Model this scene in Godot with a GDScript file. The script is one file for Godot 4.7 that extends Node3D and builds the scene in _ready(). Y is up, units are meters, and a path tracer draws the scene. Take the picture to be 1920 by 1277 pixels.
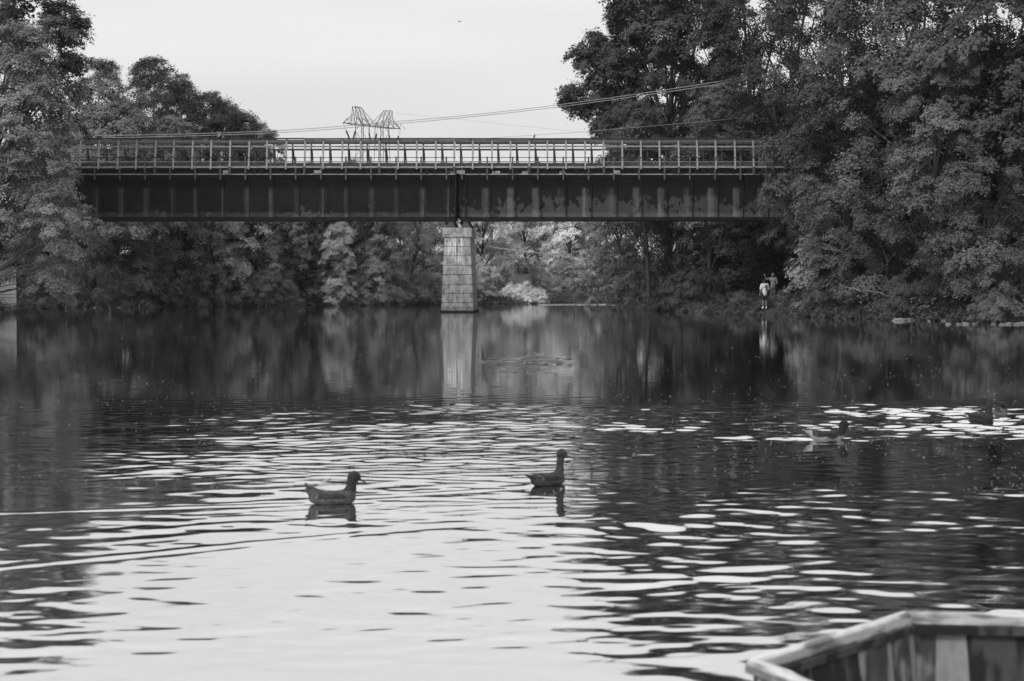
extends Node3D
# A river under a two-span plate girder bridge, wooded banks, ducks in front, the bow of a wooden boat at lower right.

const F := 3600.0          # focal length in photograph pixels
const EYE := 2.0           # camera height over the water
const BZ := -126.0         # the near girder of the bridge
const BS := 126.0 / 3600.0

var V := PackedVector3Array()
var N := PackedVector3Array()
var C := PackedColorArray()
var U := PackedVector2Array()
var I := PackedInt32Array()
var rng := RandomNumberGenerator.new()
var river := PackedVector2Array()
var names := {}
var M := {}
var clumps: Array[PackedVector3Array] = []
var clump_tints: Array[PackedFloat32Array] = []
var bumpy := FastNoiseLite.new()

# ---------------------------------------------------------------- naming
func put(o: Node3D, called: String, parent: Node = null) -> Node3D:
	var p: Node = parent if parent else self
	var key := str(p.get_instance_id()) + called
	var n: int = names.get(key, 0)
	names[key] = n + 1
	o.name = called if n == 0 else "%s_%03d" % [called, n]
	p.add_child(o, true)
	return o

func tag(o: Node, label: String, category: String, group := "", kind := "") -> Node:
	if label: o.set_meta("label", label)
	if category: o.set_meta("category", category)
	if group: o.set_meta("group", group)
	if kind: o.set_meta("kind", kind)
	return o

func thing(called: String, label: String, category: String, at := Vector3.ZERO, turn := 0.0, group := "") -> Node3D:
	var o := Node3D.new()
	put(o, called)
	o.position = at
	o.rotation.y = turn
	tag(o, label, category, group)
	return o

func part(mesh: Mesh, called: String, m: Material, parent: Node = null, at := Vector3.ZERO) -> MeshInstance3D:
	var o := MeshInstance3D.new()
	o.mesh = mesh
	o.material_override = m
	o.position = at
	put(o, called, parent)
	return o

# photograph pixel at a depth -> metres
func P(px: float, py: float, d: float) -> Vector3:
	return Vector3((px - 960.0) / F * d, EYE - (py - 528.0) / F * d, -d)

func BX(px: float) -> float: return (px - 960.0) * BS
func BY(py: float) -> float: return EYE - (py - 528.0) * BS

# ---------------------------------------------------------------- mesh building
func begin() -> void:
	V = PackedVector3Array(); N = PackedVector3Array(); C = PackedColorArray(); U = PackedVector2Array(); I = PackedInt32Array()

func done(with_color := false, with_uv := false) -> ArrayMesh:
	var a := []
	a.resize(Mesh.ARRAY_MAX)
	a[Mesh.ARRAY_VERTEX] = V
	a[Mesh.ARRAY_NORMAL] = N
	if with_color: a[Mesh.ARRAY_COLOR] = C
	if with_uv: a[Mesh.ARRAY_TEX_UV] = U
	a[Mesh.ARRAY_INDEX] = I
	var m := ArrayMesh.new()
	m.add_surface_from_arrays(Mesh.PRIMITIVE_TRIANGLES, a)
	return m

# corners run anticlockwise as seen from outside
func quad(a: Vector3, b: Vector3, c: Vector3, d: Vector3) -> void:
	var n := (c - a).cross(d - b).normalized()
	var k := V.size()
	for p: Vector3 in [a, b, c, d]:
		V.append(p); N.append(n)
	for j: int in [0, 2, 1, 0, 3, 2]: I.append(k + j)

func tri(a: Vector3, b: Vector3, c: Vector3) -> void:
	var n := (b - a).cross(c - a).normalized()
	var k := V.size()
	for p: Vector3 in [a, b, c]:
		V.append(p); N.append(n)
	for j: int in [0, 2, 1]: I.append(k + j)

# a prism between two rings of the same number of corners; rings run anticlockwise seen from the top end
func prism(low: Array, top: Array) -> void:
	var n := low.size()
	for i in n:
		var j := (i + 1) % n
		quad(low[i], low[j], top[j], top[i])
	for i in range(1, n - 1):
		tri(top[0], top[i], top[i + 1])
		tri(low[0], low[i + 1], low[i])

func box(lo: Vector3, hi: Vector3) -> void:
	prism([Vector3(lo.x, lo.y, hi.z), Vector3(hi.x, lo.y, hi.z), Vector3(hi.x, lo.y, lo.z), Vector3(lo.x, lo.y, lo.z)],
		[Vector3(lo.x, hi.y, hi.z), Vector3(hi.x, hi.y, hi.z), Vector3(hi.x, hi.y, lo.z), Vector3(lo.x, hi.y, lo.z)])

# a box with all its twelve edges chamfered
func soft_box(lo: Vector3, hi: Vector3, e: float) -> void:
	var rings := []
	for s: Array in [[lo.y, e], [lo.y + e, 0.0], [hi.y - e, 0.0], [hi.y, e]]:
		var y: float = s[0]
		var k: float = s[1]
		var f := e + k * 0.6
		rings.append([Vector3(lo.x + f, y, hi.z - k), Vector3(hi.x - f, y, hi.z - k), Vector3(hi.x - k, y, hi.z - f), Vector3(hi.x - k, y, lo.z + f),
			Vector3(hi.x - f, y, lo.z + k), Vector3(lo.x + f, y, lo.z + k), Vector3(lo.x + k, y, lo.z + f), Vector3(lo.x + k, y, hi.z - f)])
	for r in 3:
		for i in 8:
			var j := (i + 1) % 8
			quad(rings[r][i], rings[r][j], rings[r + 1][j], rings[r + 1][i])
	for i in range(1, 7):
		tri(rings[3][0], rings[3][i], rings[3][i + 1])
		tri(rings[0][0], rings[0][i + 1], rings[0][i])

# a rectangular bar between two points
func bar(a: Vector3, b: Vector3, w: float, h: float, up := Vector3.UP) -> void:
	var f := (b - a).normalized()
	var s := f.cross(up).normalized() * w * 0.5
	if s.length_squared() < 1e-9: s = f.cross(Vector3.BACK).normalized() * w * 0.5
	var u := s.cross(f).normalized() * h * 0.5
	prism([a + s + u, a - s + u, a - s - u, a + s - u], [b + s + u, b - s + u, b - s - u, b + s - u])

func tube(path: Array, radii: Array, sides := 6) -> void:
	var k := V.size()
	var n := path.size()
	for i in n:
		var p: Vector3 = path[i]
		var f: Vector3 = (path[mini(i + 1, n - 1)] - path[maxi(i - 1, 0)]).normalized()
		var s := f.cross(Vector3(0.31, 0.2, 0.93)).normalized()
		var u := s.cross(f)
		for j in sides:
			var a := TAU * j / sides
			var o := s * cos(a) + u * sin(a)
			V.append(p + o * float(radii[i])); N.append(o)
	for i in n - 1:
		for j in sides:
			var a := k + i * sides + j
			var b := k + i * sides + (j + 1) % sides
			for q: int in [a, b, a + sides, b, b + sides, a + sides]: I.append(q)

# ---------------------------------------------------------------- continuous bodies: a smooth union of capsules and ellipsoids meshed with surface nets
# capsule: [a, b, ra, rb]   ellipsoid: [centre, radii]
func body_mesh(bones: Array, cell: float, k: float, tone = null) -> ArrayMesh:
	begin()
	add_body(bones, cell, k, tone)
	return done(tone != null)

func add_body(bones: Array, cell: float, k: float, tone = null) -> void:
	var lo := Vector3(1e9, 1e9, 1e9)
	var hi := -lo
	var boxes := []
	for b: Array in bones:
		var l: Vector3
		var h: Vector3
		if b.size() == 2:
			l = b[0] - b[1]; h = b[0] + b[1]
		else:
			var r := maxf(b[2], b[3])
			l = (b[0] as Vector3).min(b[1]) - Vector3.ONE * r
			h = (b[0] as Vector3).max(b[1]) + Vector3.ONE * r
		boxes.append([l, h])
		lo = lo.min(l); hi = hi.max(h)
	var pad := k + cell * 2.5
	lo -= Vector3.ONE * pad; hi += Vector3.ONE * pad
	var nx := int((hi.x - lo.x) / cell) + 2
	var ny := int((hi.y - lo.y) / cell) + 2
	var nz := int((hi.z - lo.z) / cell) + 2
	var g := PackedFloat32Array()
	g.resize(nx * ny * nz)
	g.fill(1.0)
	for n in bones.size():
		var b: Array = bones[n]
		var l: Vector3 = (boxes[n][0] - Vector3.ONE * pad - lo) / cell
		var h: Vector3 = (boxes[n][1] + Vector3.ONE * pad - lo) / cell
		var round_one := b.size() == 2
		var a: Vector3 = b[0]
		var e: Vector3 = b[1]
		var ab := e - a
		var len2 := maxf(ab.length_squared(), 1e-9)
		for z in range(maxi(0, int(l.z)), mini(nz, int(h.z) + 2)):
			for y in range(maxi(0, int(l.y)), mini(ny, int(h.y) + 2)):
				for x in range(maxi(0, int(l.x)), mini(nx, int(h.x) + 2)):
					var p := lo + Vector3(x, y, z) * cell
					var d: float
					if round_one:
						var q := (p - a) / e
						var k0 := q.length()
						d = k0 * (k0 - 1.0) / maxf((q / e).length(), 1e-6) if k0 > 1e-4 else -minf(e.x, minf(e.y, e.z))
					else:
						var t := clampf((p - a).dot(ab) / len2, 0.0, 1.0)
						d = (p - a - ab * t).length() - lerpf(b[2], b[3], t)
					var at := (z * ny + y) * nx + x
					var o := g[at]
					var m := maxf(k - absf(o - d), 0.0)
					g[at] = minf(o, d) - m * m / (4.0 * k)
	var step := [0, 1, nx, nx + 1, nx * ny, nx * ny + 1, nx * ny + nx, nx * ny + nx + 1]
	var corner := [Vector3(0, 0, 0), Vector3(1, 0, 0), Vector3(0, 1, 0), Vector3(1, 1, 0), Vector3(0, 0, 1), Vector3(1, 0, 1), Vector3(0, 1, 1), Vector3(1, 1, 1)]
	var edges := [0, 1, 2, 3, 4, 5, 6, 7, 0, 2, 1, 3, 4, 6, 5, 7, 0, 4, 1, 5, 2, 6, 3, 7]
	var made := {}
	for z in nz - 1:
		for y in ny - 1:
			for x in nx - 1:
				var at := (z * ny + y) * nx + x
				var inside := 0
				for s: int in step:
					if g[at + s] < 0.0: inside += 1
				if inside == 0 or inside == 8: continue
				var sum := Vector3.ZERO
				var cnt := 0
				for q in 12:
					var i0: int = edges[q * 2]
					var i1: int = edges[q * 2 + 1]
					var f0 := g[at + step[i0]]
					var f1 := g[at + step[i1]]
					if (f0 < 0.0) != (f1 < 0.0):
						sum += (corner[i0] as Vector3).lerp(corner[i1], f0 / (f0 - f1))
						cnt += 1
				sum /= cnt
				var grad := Vector3(g[at + step[1]] + g[at + step[3]] + g[at + step[5]] + g[at + step[7]] - g[at] - g[at + step[2]] - g[at + step[4]] - g[at + step[6]],
					g[at + step[2]] + g[at + step[3]] + g[at + step[6]] + g[at + step[7]] - g[at] - g[at + step[1]] - g[at + step[4]] - g[at + step[5]],
					g[at + step[4]] + g[at + step[5]] + g[at + step[6]] + g[at + step[7]] - g[at] - g[at + step[1]] - g[at + step[2]] - g[at + step[3]])
				made[at] = V.size()
				var p := lo + (Vector3(x, y, z) + sum) * cell
				V.append(p)
				N.append(grad.normalized())
				if tone != null:
					var t: float = tone.call(p)
					C.append(Color(t, t, t))
	for at: int in made:
		var here := g[at]
		var steps := [1, nx, nx * ny]
		for axis in 3:
			var s: int = steps[axis]
			if at + s >= g.size() or (here < 0.0) == (g[at + s] < 0.0): continue
			var u: int = steps[(axis + 1) % 3]
			var w: int = steps[(axis + 2) % 3]
			if not (made.has(at - u) and made.has(at - w) and made.has(at - u - w)): continue
			var a: int = made[at]
			var b: int = made[at - u]
			var c: int = made[at - u - w]
			var d: int = made[at - w]
			var order := [a, c, b, a, d, c] if here < 0.0 else [a, b, c, a, c, d]
			for q: int in order: I.append(q)

# ---------------------------------------------------------------- materials
func grey(v: float) -> Color:
	return Color(v, v, v).linear_to_srgb()

func mat(v: float, rough := 0.9, metal := 0.0, vertex := false) -> StandardMaterial3D:
	var m := StandardMaterial3D.new()
	m.albedo_color = grey(v)
	m.roughness = rough
	m.metallic = metal
	m.metallic_specular = 0.4
	m.vertex_color_use_as_albedo = vertex
	return m

func noise_tex(freq: float, octaves: int, lo: float, hi: float, sd: int, size := 512, kind := FastNoiseLite.TYPE_SIMPLEX_SMOOTH) -> NoiseTexture2D:
	var n := FastNoiseLite.new()
	n.seed = sd
	n.noise_type = kind
	n.frequency = freq
	n.fractal_octaves = octaves
	var t := NoiseTexture2D.new()
	t.width = size; t.height = size
	t.seamless = true
	t.noise = n
	var r := Gradient.new()
	r.set_color(0, grey(lo)); r.set_color(1, grey(hi))
	t.color_ramp = r
	return t

# grain over a plain colour, laid from three sides; scale = repeats per metre on each axis
func grained(v: float, rough: float, tex: Texture2D, scale: Vector3, world := true, bump := 0.0) -> StandardMaterial3D:
	var m := mat(v, rough)
	m.albedo_texture = tex
	m.uv1_triplanar = true
	m.uv1_world_triplanar = world
	m.uv1_scale = scale
	if bump > 0.0:
		m.heightmap_enabled = true
		m.heightmap_texture = tex
		m.heightmap_scale = bump
	return m

func materials() -> void:
	var leaf := mat(1.0, 0.75, 0.0, true)
	leaf.backlight_enabled = true
	leaf.backlight = Color(0.45, 0.45, 0.45)
	leaf.metallic_specular = 0.2
	M.leaf = leaf
	var fine := noise_tex(0.02, 5, 0.5, 1.0, 3)
	var blotch := noise_tex(0.008, 5, 0.35, 1.0, 8)
	var grain := noise_tex(0.012, 5, 0.3, 1.0, 21)
	M.bark = grained(0.05, 0.95, fine, Vector3(1.2, 0.3, 1.2), true, 2.0)
	M.branch = grained(0.3, 0.9, fine, Vector3(2, 2, 2))
	M.soil = grained(0.05, 1.0, blotch, Vector3(0.21, 0.21, 0.21), true, 5.0)
	M.stone = grained(0.34, 0.9, fine, Vector3(0.9, 0.9, 0.9), true, 3.0)
	M.steel = grained(0.016, 0.6, blotch, Vector3(0.35, 0.12, 0.35))
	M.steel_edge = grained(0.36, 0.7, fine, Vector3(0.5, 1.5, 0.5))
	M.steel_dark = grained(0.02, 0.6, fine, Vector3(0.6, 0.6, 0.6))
	M.timber = grained(0.3, 0.9, grain, Vector3(0.35, 2.5, 2.5))
	M.timber_post = grained(0.34, 0.9, grain, Vector3(2.5, 0.4, 2.5))
	M.timber_dark = grained(0.085, 0.95, grain, Vector3(0.4, 2.5, 2.5))
	M.timber_cap = grained(0.055, 0.9, grain, Vector3(0.4, 2.5, 2.5))
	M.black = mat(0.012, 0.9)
	M.stanchion = mat(0.06, 0.8)
	for k: String in ["steel", "steel_dark", "black", "timber_cap", "timber_dark"]: M[k].metallic_specular = 0.2
	M.wire = mat(0.26, 0.6)
	M.lattice = mat(0.1, 0.7)
	M.insulator = mat(0.02, 0.4)

# ---------------------------------------------------------------- the land
func shore() -> void:
	# the water's edge, right bank outwards, then back along the left bank
	river = PackedVector2Array([Vector2(70, -2.5), Vector2(60, -30), Vector2(42, -60), Vector2(31, -80), Vector2(24.9, -93), Vector2(20.0, -100.5), Vector2(17.2, -107), Vector2(15.3, -112.6),
		Vector2(12.6, -121), Vector2(10.4, -132), Vector2(9.2, -141), Vector2(8.9, -149), Vector2(10.5, -158), Vector2(18, -166), Vector2(34, -174), Vector2(80, -184), Vector2(90, -210), Vector2(40, -200),
		Vector2(18, -190), Vector2(9, -181), Vector2(4.2, -174.5), Vector2(-1, -171.5), Vector2(-7, -170), Vector2(-17, -163.5), Vector2(-28, -157.5), Vector2(-36, -151), Vector2(-36, -140), Vector2(-33.6, -131),
		Vector2(-32.0, -122), Vector2(-31.5, -90), Vector2(-33, -50), Vector2(-40, -2.5)])

# metres inland of the water's edge (negative over the water)
func inland(x: float, z: float) -> float:
	var p := Vector2(x, z)
	var best := 1e12
	var n := river.size()
	for i in n:
		best = minf(best, Geometry2D.get_closest_point_to_segment(p, river[i], river[(i + 1) % n]).distance_squared_to(p))
	return sqrt(best) * (-1.0 if Geometry2D.is_point_in_polygon(p, river) else 1.0)

func land(x: float, z: float) -> float:
	var s := inland(x, z)
	if s < 0.0: return maxf(s * 0.3, -1.6)
	var h := 0.17 * minf(s, 4.0) + 0.1 * clampf(s - 4.0, 0.0, 20.0) + 0.02 * clampf(s - 24.0, 0.0, 100.0)
	h += 0.34 * exp(-(pow(x - 15.4, 2.0) + pow(z + 115.6, 2.0)) / 2.2) * clampf(s / 0.8, 0.0, 1.0)
	return h + bumpy.get_noise_2d(x, z) * 0.25 * clampf(s / 3.0, 0.0, 1.0)

func ground() -> void:
	var xs := [-2600.0, -1500.0, -800.0, -400.0, -220.0, -140.0, -100.0, -80.0]
	for i in 67: xs.append(-66.0 + i * 2.0)
	xs.append_array([80.0, 100.0, 140.0, 220.0, 400.0, 800.0, 1500.0, 2600.0])
	var zs := [1500.0, 500.0, 120.0, 40.0, 15.0, 6.0, 2.0]
	for i in 112: zs.append(-2.0 - i * 2.0)
	zs.append_array([-240.0, -270.0, -320.0, -400.0, -550.0, -800.0, -1300.0, -2600.0])
	begin()
	var nx := xs.size()
	for z: float in zs:
		for x: float in xs:
			var h := land(x, z)
			V.append(Vector3(x, h, z))
	for j in zs.size():
		for i in nx:
			var l := V[j * nx + maxi(i - 1, 0)]
			var r := V[j * nx + mini(i + 1, nx - 1)]
			var a := V[maxi(j - 1, 0) * nx + i]
			var b := V[mini(j + 1, zs.size() - 1) * nx + i]
			N.append((a - b).cross(r - l).normalized())
			if N[N.size() - 1].y < 0.0: N[N.size() - 1] = -N[N.size() - 1]
	for j in zs.size() - 1:
		for i in nx - 1:
			var k := j * nx + i
			for q: int in [k, k + nx + 1, k + 1, k, k + nx, k + nx + 1]: I.append(q)
	for q in range(0, I.size(), 3):
		var t := I[q + 1]; I[q + 1] = I[q + 2]; I[q + 2] = t
	# faces clockwise as seen from above
	var up := (V[I[1]] - V[I[0]]).cross(V[I[2]] - V[I[0]]).y
	if up > 0.0:
		for q in range(0, I.size(), 3):
			var t := I[q + 1]; I[q + 1] = I[q + 2]; I[q + 2] = t
	tag(part(done(), "riverbank_ground", M.soil), "dark wooded earth banks on both sides of the river", "", "", "structure")

# ---------------------------------------------------------------- the water
var wave_k := PackedVector2Array()
var wave_p := PackedFloat32Array()
var wave_s := PackedFloat32Array()
var fine_k := PackedVector2Array()
var fine_p := PackedFloat32Array()
var fine_s := PackedFloat32Array()
const GUSTS := [
	# x, z, reach in x, reach in z, strength: where the breeze and the ducks ruffle the water
	[-1.2, -23.6, 4.6, 8.2, 1.3], [2.6, -14.2, 3.2, 4.6, 1.5], [7.2, -28.0, 6.0, 3.5, 4.6], [3.3, -26.4, 2.4, 2.6, 4.2], [8.1, -29.6, 3.0, 2.4, 6.6], [6.0, -17.0, 4.2, 4.5, 1.4],
	[0.35, -48.0, 1.0, 5.5, 1.6], [-2.0, -14.2, 3.6, 3.6, 1.05], [0.0, -10.4, 6.0, 3.2, 0.85]]
const WAKES := [
	# from x, z to x, z, height, width: the arms of the ducks' wakes
	[-1.75, -17.3, -6.5, -15.9, 0.0035, 0.2], [-1.0, -15.4, -6.0, -11.5, 0.004, 0.22], [4.3, -24.2, 1.5, -24.9, 0.0045, 0.28], [4.4, -24.6, 1.2, -28.8, 0.004, 0.3],
	[7.2, -28.7, 1.6, -29.6, 0.004, 0.35], [7.0, -28.2, 2.2, -26.6, 0.004, 0.3], [0.3, -18.9, -3.5, -20.2, 0.003, 0.22], [0.2, -18.6, -3.0, -17.0, 0.003, 0.2]]
const RINGS := [[-1.45, -17.2], [0.45, -18.7], [4.6, -24.2], [7.25, -27.5], [7.9, -28.8]]

func waves() -> void:
	rng.seed = 77
	for i in 12:
		var l := 0.2 * pow(1.115, i) * rng.randf_range(0.93, 1.07)
		var a := rng.randf_range(0.05, 0.85) * (1.0 if i % 2 else -1.0)
		wave_k.append(Vector2(sin(a), cos(a)) * TAU / l)
		wave_p.append(rng.randf() * TAU)
		wave_s.append(0.0108 * sqrt(minf(1.0, l / 0.32)))
	for i in 5:
		var l := 0.13 * pow(1.2, i)
		var a := rng.randf_range(-0.9, 0.9)
		fine_k.append(Vector2(sin(a), cos(a)) * TAU / l)
		fine_p.append(rng.randf() * TAU)
		fine_s.append(0.0022)
	var gust := FastNoiseLite.new()
	gust.seed = 5
	gust.frequency = 0.35
	gust.fractal_octaves = 2
	# rows of the sheet lie closer together where the ripples can be told apart
	var ds := PackedFloat32Array()
	var y := 1330.0
	while y > 600.0:
		ds.append(EYE * F / (y - 528.0))
		y -= 1.7 if y > 950.0 else 1.1 if y > 830.0 else 0.75 if y > 745.0 else 1.3 if y > 640.0 else 2.5
	for d: float in [105.0, 115.0, 125.0, 140.0, 160.0, 185.0, 215.0]: ds.append(d)
	ds.insert(0, 7.6); ds.insert(0, 6.0); ds.insert(0, 4.0)
	var cols := 360
	var half := 0.40
	begin()
	var rows := ds.size()
	V.resize(rows * (cols + 1)); N.resize(rows * (cols + 1))
	var at := 0
	for d in ds:
		var z := -d
		var near := clampf((34.0 - d) / 10.0, 0.0, 1.0)
		for c in cols + 1:
			var x := (float(c) / cols * 2.0 - 1.0) * half * d
			var m := 0.09 * clampf((64.0 - d) / 30.0, 0.0, 1.0) + 0.22 * clampf((32.0 - d) / 2.0, 0.0, 1.0)
			for g: Array in GUSTS:
				var qx: float = (x - g[0]) / g[2]
				var qz: float = (z - g[1]) / g[3]
				var q := qx * qx + qz * qz
				if q < 4.0: m = maxf(m, g[4] * exp(-q * q))
			var h := 0.0
			var sx := 0.0
			var sz := 0.0
			if d < 62.0:
				m *= clampf(0.75 + 1.1 * gust.get_noise_2d(x * 0.6, z), 0.3, 1.5)
				if m > 0.004:
					var bend := 0.5 * gust.get_noise_2d(x * 0.35 + 40.0, z * 0.8)
					for i in 12:
						var k := wave_k[i]
						var a := k.x * x + k.y * (z + bend) + wave_p[i]
						var s := wave_s[i] * m
						var cs := cos(a) * s
						var kl := k.length()
						sx += cs * k.x / kl; sz += cs * k.y / kl
						h += sin(a) * s / kl
				if near > 0.0:
					var mf := near * (0.12 + m)
					for i in 5:
						var k := fine_k[i]
						var cs := cos(k.x * x + k.y * z + fine_p[i]) * fine_s[i] * mf
						var kl := k.length()
						sx += cs * k.x / kl; sz += cs * k.y / kl
			if d < 34.0 and d > 9.0:
				for w: Array in WAKES:
					var ax: float = w[0]; var az: float = w[1]
					var dx: float = w[2] - ax; var dz: float = w[3] - az
					var l := sqrt(dx * dx + dz * dz)
					dx /= l; dz /= l
					var along := (x - ax) * dx + (z - az) * dz
					if along < 0.0 or along > l: continue
					var wd: float = w[5] * (0.5 + 0.5 * along / l)
					var off := ((x - ax) * -dz + (z - az) * dx) / wd + 0.35 * gust.get_noise_2d(x * 1.3, z * 1.3)
					if absf(off) > 3.0: continue
					var e := exp(-off * off * 0.6) * minf(1.0, along * 2.0) * minf(1.0, (l - along) * 0.7)
					var hh: float = w[4]
					var sl := hh * e * (-1.2 * off * cos(2.6 * off) - 2.6 * sin(2.6 * off)) / wd
					h += hh * e * cos(2.6 * off)
					sx += sl * -dz; sz += sl * dx
				for r: Array in RINGS:
					var rx: float = x - r[0]
					var rz: float = z - r[1]
					var rr := rx * rx + rz * rz
					if rr > 1.2 or rr < 0.01: continue
					rr = sqrt(rr)
					var cs := cos(rr * 46.0) * 0.05 * exp(-rr * 3.4) * clampf((rr - 0.12) * 8.0, 0.0, 1.0)
					sx += cs * rx / rr; sz += cs * rz / rr
			V[at] = Vector3(x, h, z)
			N[at] = Vector3(-sx, 1.0, -sz).normalized()
			at += 1
	I.resize((rows - 1) * cols * 6)
	var q := 0
	for j in rows - 1:
		for c in cols:
			var k := j * (cols + 1) + c
			# front faces run clockwise as seen from above
			I[q] = k; I[q + 1] = k + cols + 1; I[q + 2] = k + cols + 2
			I[q + 3] = k; I[q + 4] = k + cols + 2; I[q + 5] = k + 1
			q += 6
	var water := mat(0.73, 0.05, 1.0)
	M.water = water
	tag(part(done(), "river_water", water), "calm dark river water with ripples and wakes", "", "", "structure")
	begin()
	quad(Vector3(-150, -0.05, 0), Vector3(150, -0.05, 0), Vector3(150, -0.05, -225), Vector3(-150, -0.05, -225))
	tag(part(done(), "deeper_water", water), "the river's water outside the rippled reach", "", "", "structure")
	# a shallow riffle where the river comes round the bend
	begin()
	rng.seed = 51
	var rn := FastNoiseLite.new()
	rn.frequency = 0.9
	rn.fractal_octaves = 2
	for j in 81:
		for i in 61:
			var x := 2.4 + i * 0.13
			var z := -173.0 + j * 0.16
			V.append(Vector3(x, 0.006 + 0.004 * rn.get_noise_2d(x, z), z))
			N.append(Vector3(rn.get_noise_2d(x * 3.0, z * 3.0) * 0.25, 1.0, rn.get_noise_2d(x * 3.0 + 70.0, z * 3.0) * 0.3 + 0.05).normalized())
	for j in 80:
		for i in 60:
			var k := j * 61 + i
			for e: int in [k, k + 62, k + 61, k, k + 1, k + 62]: I.append(e)
	tag(part(done(), "river_riffle", water), "bright shallow riffle where the river comes round the bend", "", "", "structure")
	# specks of seed fluff and leaf bits that drift on the water
	begin()
	for s in 6:
		var a := TAU * s / 6.0
		var b := TAU * (s + 1) / 6.0
		tri(Vector3(0, 0.35, 0), Vector3(cos(b), 0, sin(b)), Vector3(cos(a), 0, sin(a)))
	var mm := MultiMesh.new()
	mm.transform_format = MultiMesh.TRANSFORM_3D
	mm.mesh = done()
	rng.seed = 12
	mm.instance_count = 2600
	for i in mm.instance_count:
		var py := 600.0 + pow(rng.randf(), 0.75) * 330.0
		var d := EYE * F / (py - 528.0)
		var x := rng.randf_range(-0.28, 0.28) * d
		for tries in 2:
			if gust.get_noise_2d(x * 0.9 + 200.0, d * 0.5) < -0.1: x = rng.randf_range(-0.28, 0.28) * d
		var r := rng.randf_range(0.003, 0.011) * (0.4 + d * 0.022)
		mm.set_instance_transform(i, Transform3D(Basis(Vector3.UP, rng.randf() * TAU).scaled(Vector3(r * rng.randf_range(0.8, 1.6), r, r)), Vector3(x, 0.004, -d)))
	var o := MultiMeshInstance3D.new()
	o.multimesh = mm
	o.material_override = mat(0.3, 0.9)
	put(o, "floating_fluff")
	tag(o, "pale specks of fluff and leaf bits drifting on the dark water", "fluff", "", "stuff")

# ---------------------------------------------------------------- foliage
# a clump of leaves one metre in radius, its leaves mostly facing out and up
func make_puff(sd: int, count: int, long: float, wide: float, droop: float) -> void:
	rng.seed = sd
	var v := PackedVector3Array()
	var tints := PackedFloat32Array()
	v.resize(count * 3)
	# a clump is some twigs that fan out from its heart
	var twigs: Array[Vector3] = []
	for i in 16:
		var t := Vector3(rng.randfn(), absf(rng.randfn()) * 0.8 - 0.15, rng.randfn()).normalized()
		twigs.append(t * rng.randf_range(0.7, 1.1))
	for i in count:
		var tw := twigs[rng.randi() % 16]
		var p := tw * pow(rng.randf(), 0.6) + Vector3(rng.randfn(), rng.randfn(), rng.randfn()) * 0.15
		p.y -= droop * p.length_squared()
		var n := (p.normalized() * 0.7 + Vector3(0, 0.75, 0) + Vector3(rng.randfn(), rng.randfn(), rng.randfn()) * 0.33).normalized()
		var f := (tw + Vector3(rng.randfn(), rng.randfn() - 0.5, rng.randfn()) * 0.9)
		f = (f - n * f.dot(n)).normalized()
		var w := n.cross(f)
		var l := long * rng.randf_range(0.65, 1.3)
		var b := wide * rng.randf_range(0.65, 1.3)
		v[i * 3] = p - f * l * 0.5 + w * b * rng.randf_range(-0.2, 0.2)
		v[i * 3 + 1] = p + w * b * 0.5 + f * l * rng.randf_range(0.2, 0.5)
		v[i * 3 + 2] = p - w * b * 0.5 + f * l * rng.randf_range(0.2, 0.5)
		if (v[i * 3 + 2] - v[i * 3]).cross(v[i * 3 + 1] - v[i * 3]).dot(n) < 0.0:
			var q := v[i * 3 + 1]; v[i * 3 + 1] = v[i * 3 + 2]; v[i * 3 + 2] = q
		var t := rng.randf_range(0.82, 1.2)
		for j in 3: tints.append(t)
	clumps.append(v)
	clump_tints.append(tints)

# the clump's colours at one of some thirty tones
var tone_cache := {}
func toned(which: int, tone: float) -> PackedColorArray:
	var level := int(round(log(tone / 0.01) * 7.0))
	var key := which * 1000 + level
	if not tone_cache.has(key):
		var base := 0.01 * exp(level / 7.0)
		var c := PackedColorArray()
		for t: float in clump_tints[which]: c.append(Color(base * t, base * t, base * t))
		tone_cache[key] = c
	return tone_cache[key]

func leaf_mesh(v: PackedVector3Array, c: PackedColorArray) -> ArrayMesh:
	var a := []
	a.resize(Mesh.ARRAY_MAX)
	a[Mesh.ARRAY_VERTEX] = v
	a[Mesh.ARRAY_COLOR] = c
	var m := ArrayMesh.new()
	m.add_surface_from_arrays(Mesh.PRIMITIVE_TRIANGLES, a)
	return m

var shape_noise := FastNoiseLite.new()
var all_puffs := 0

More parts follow.
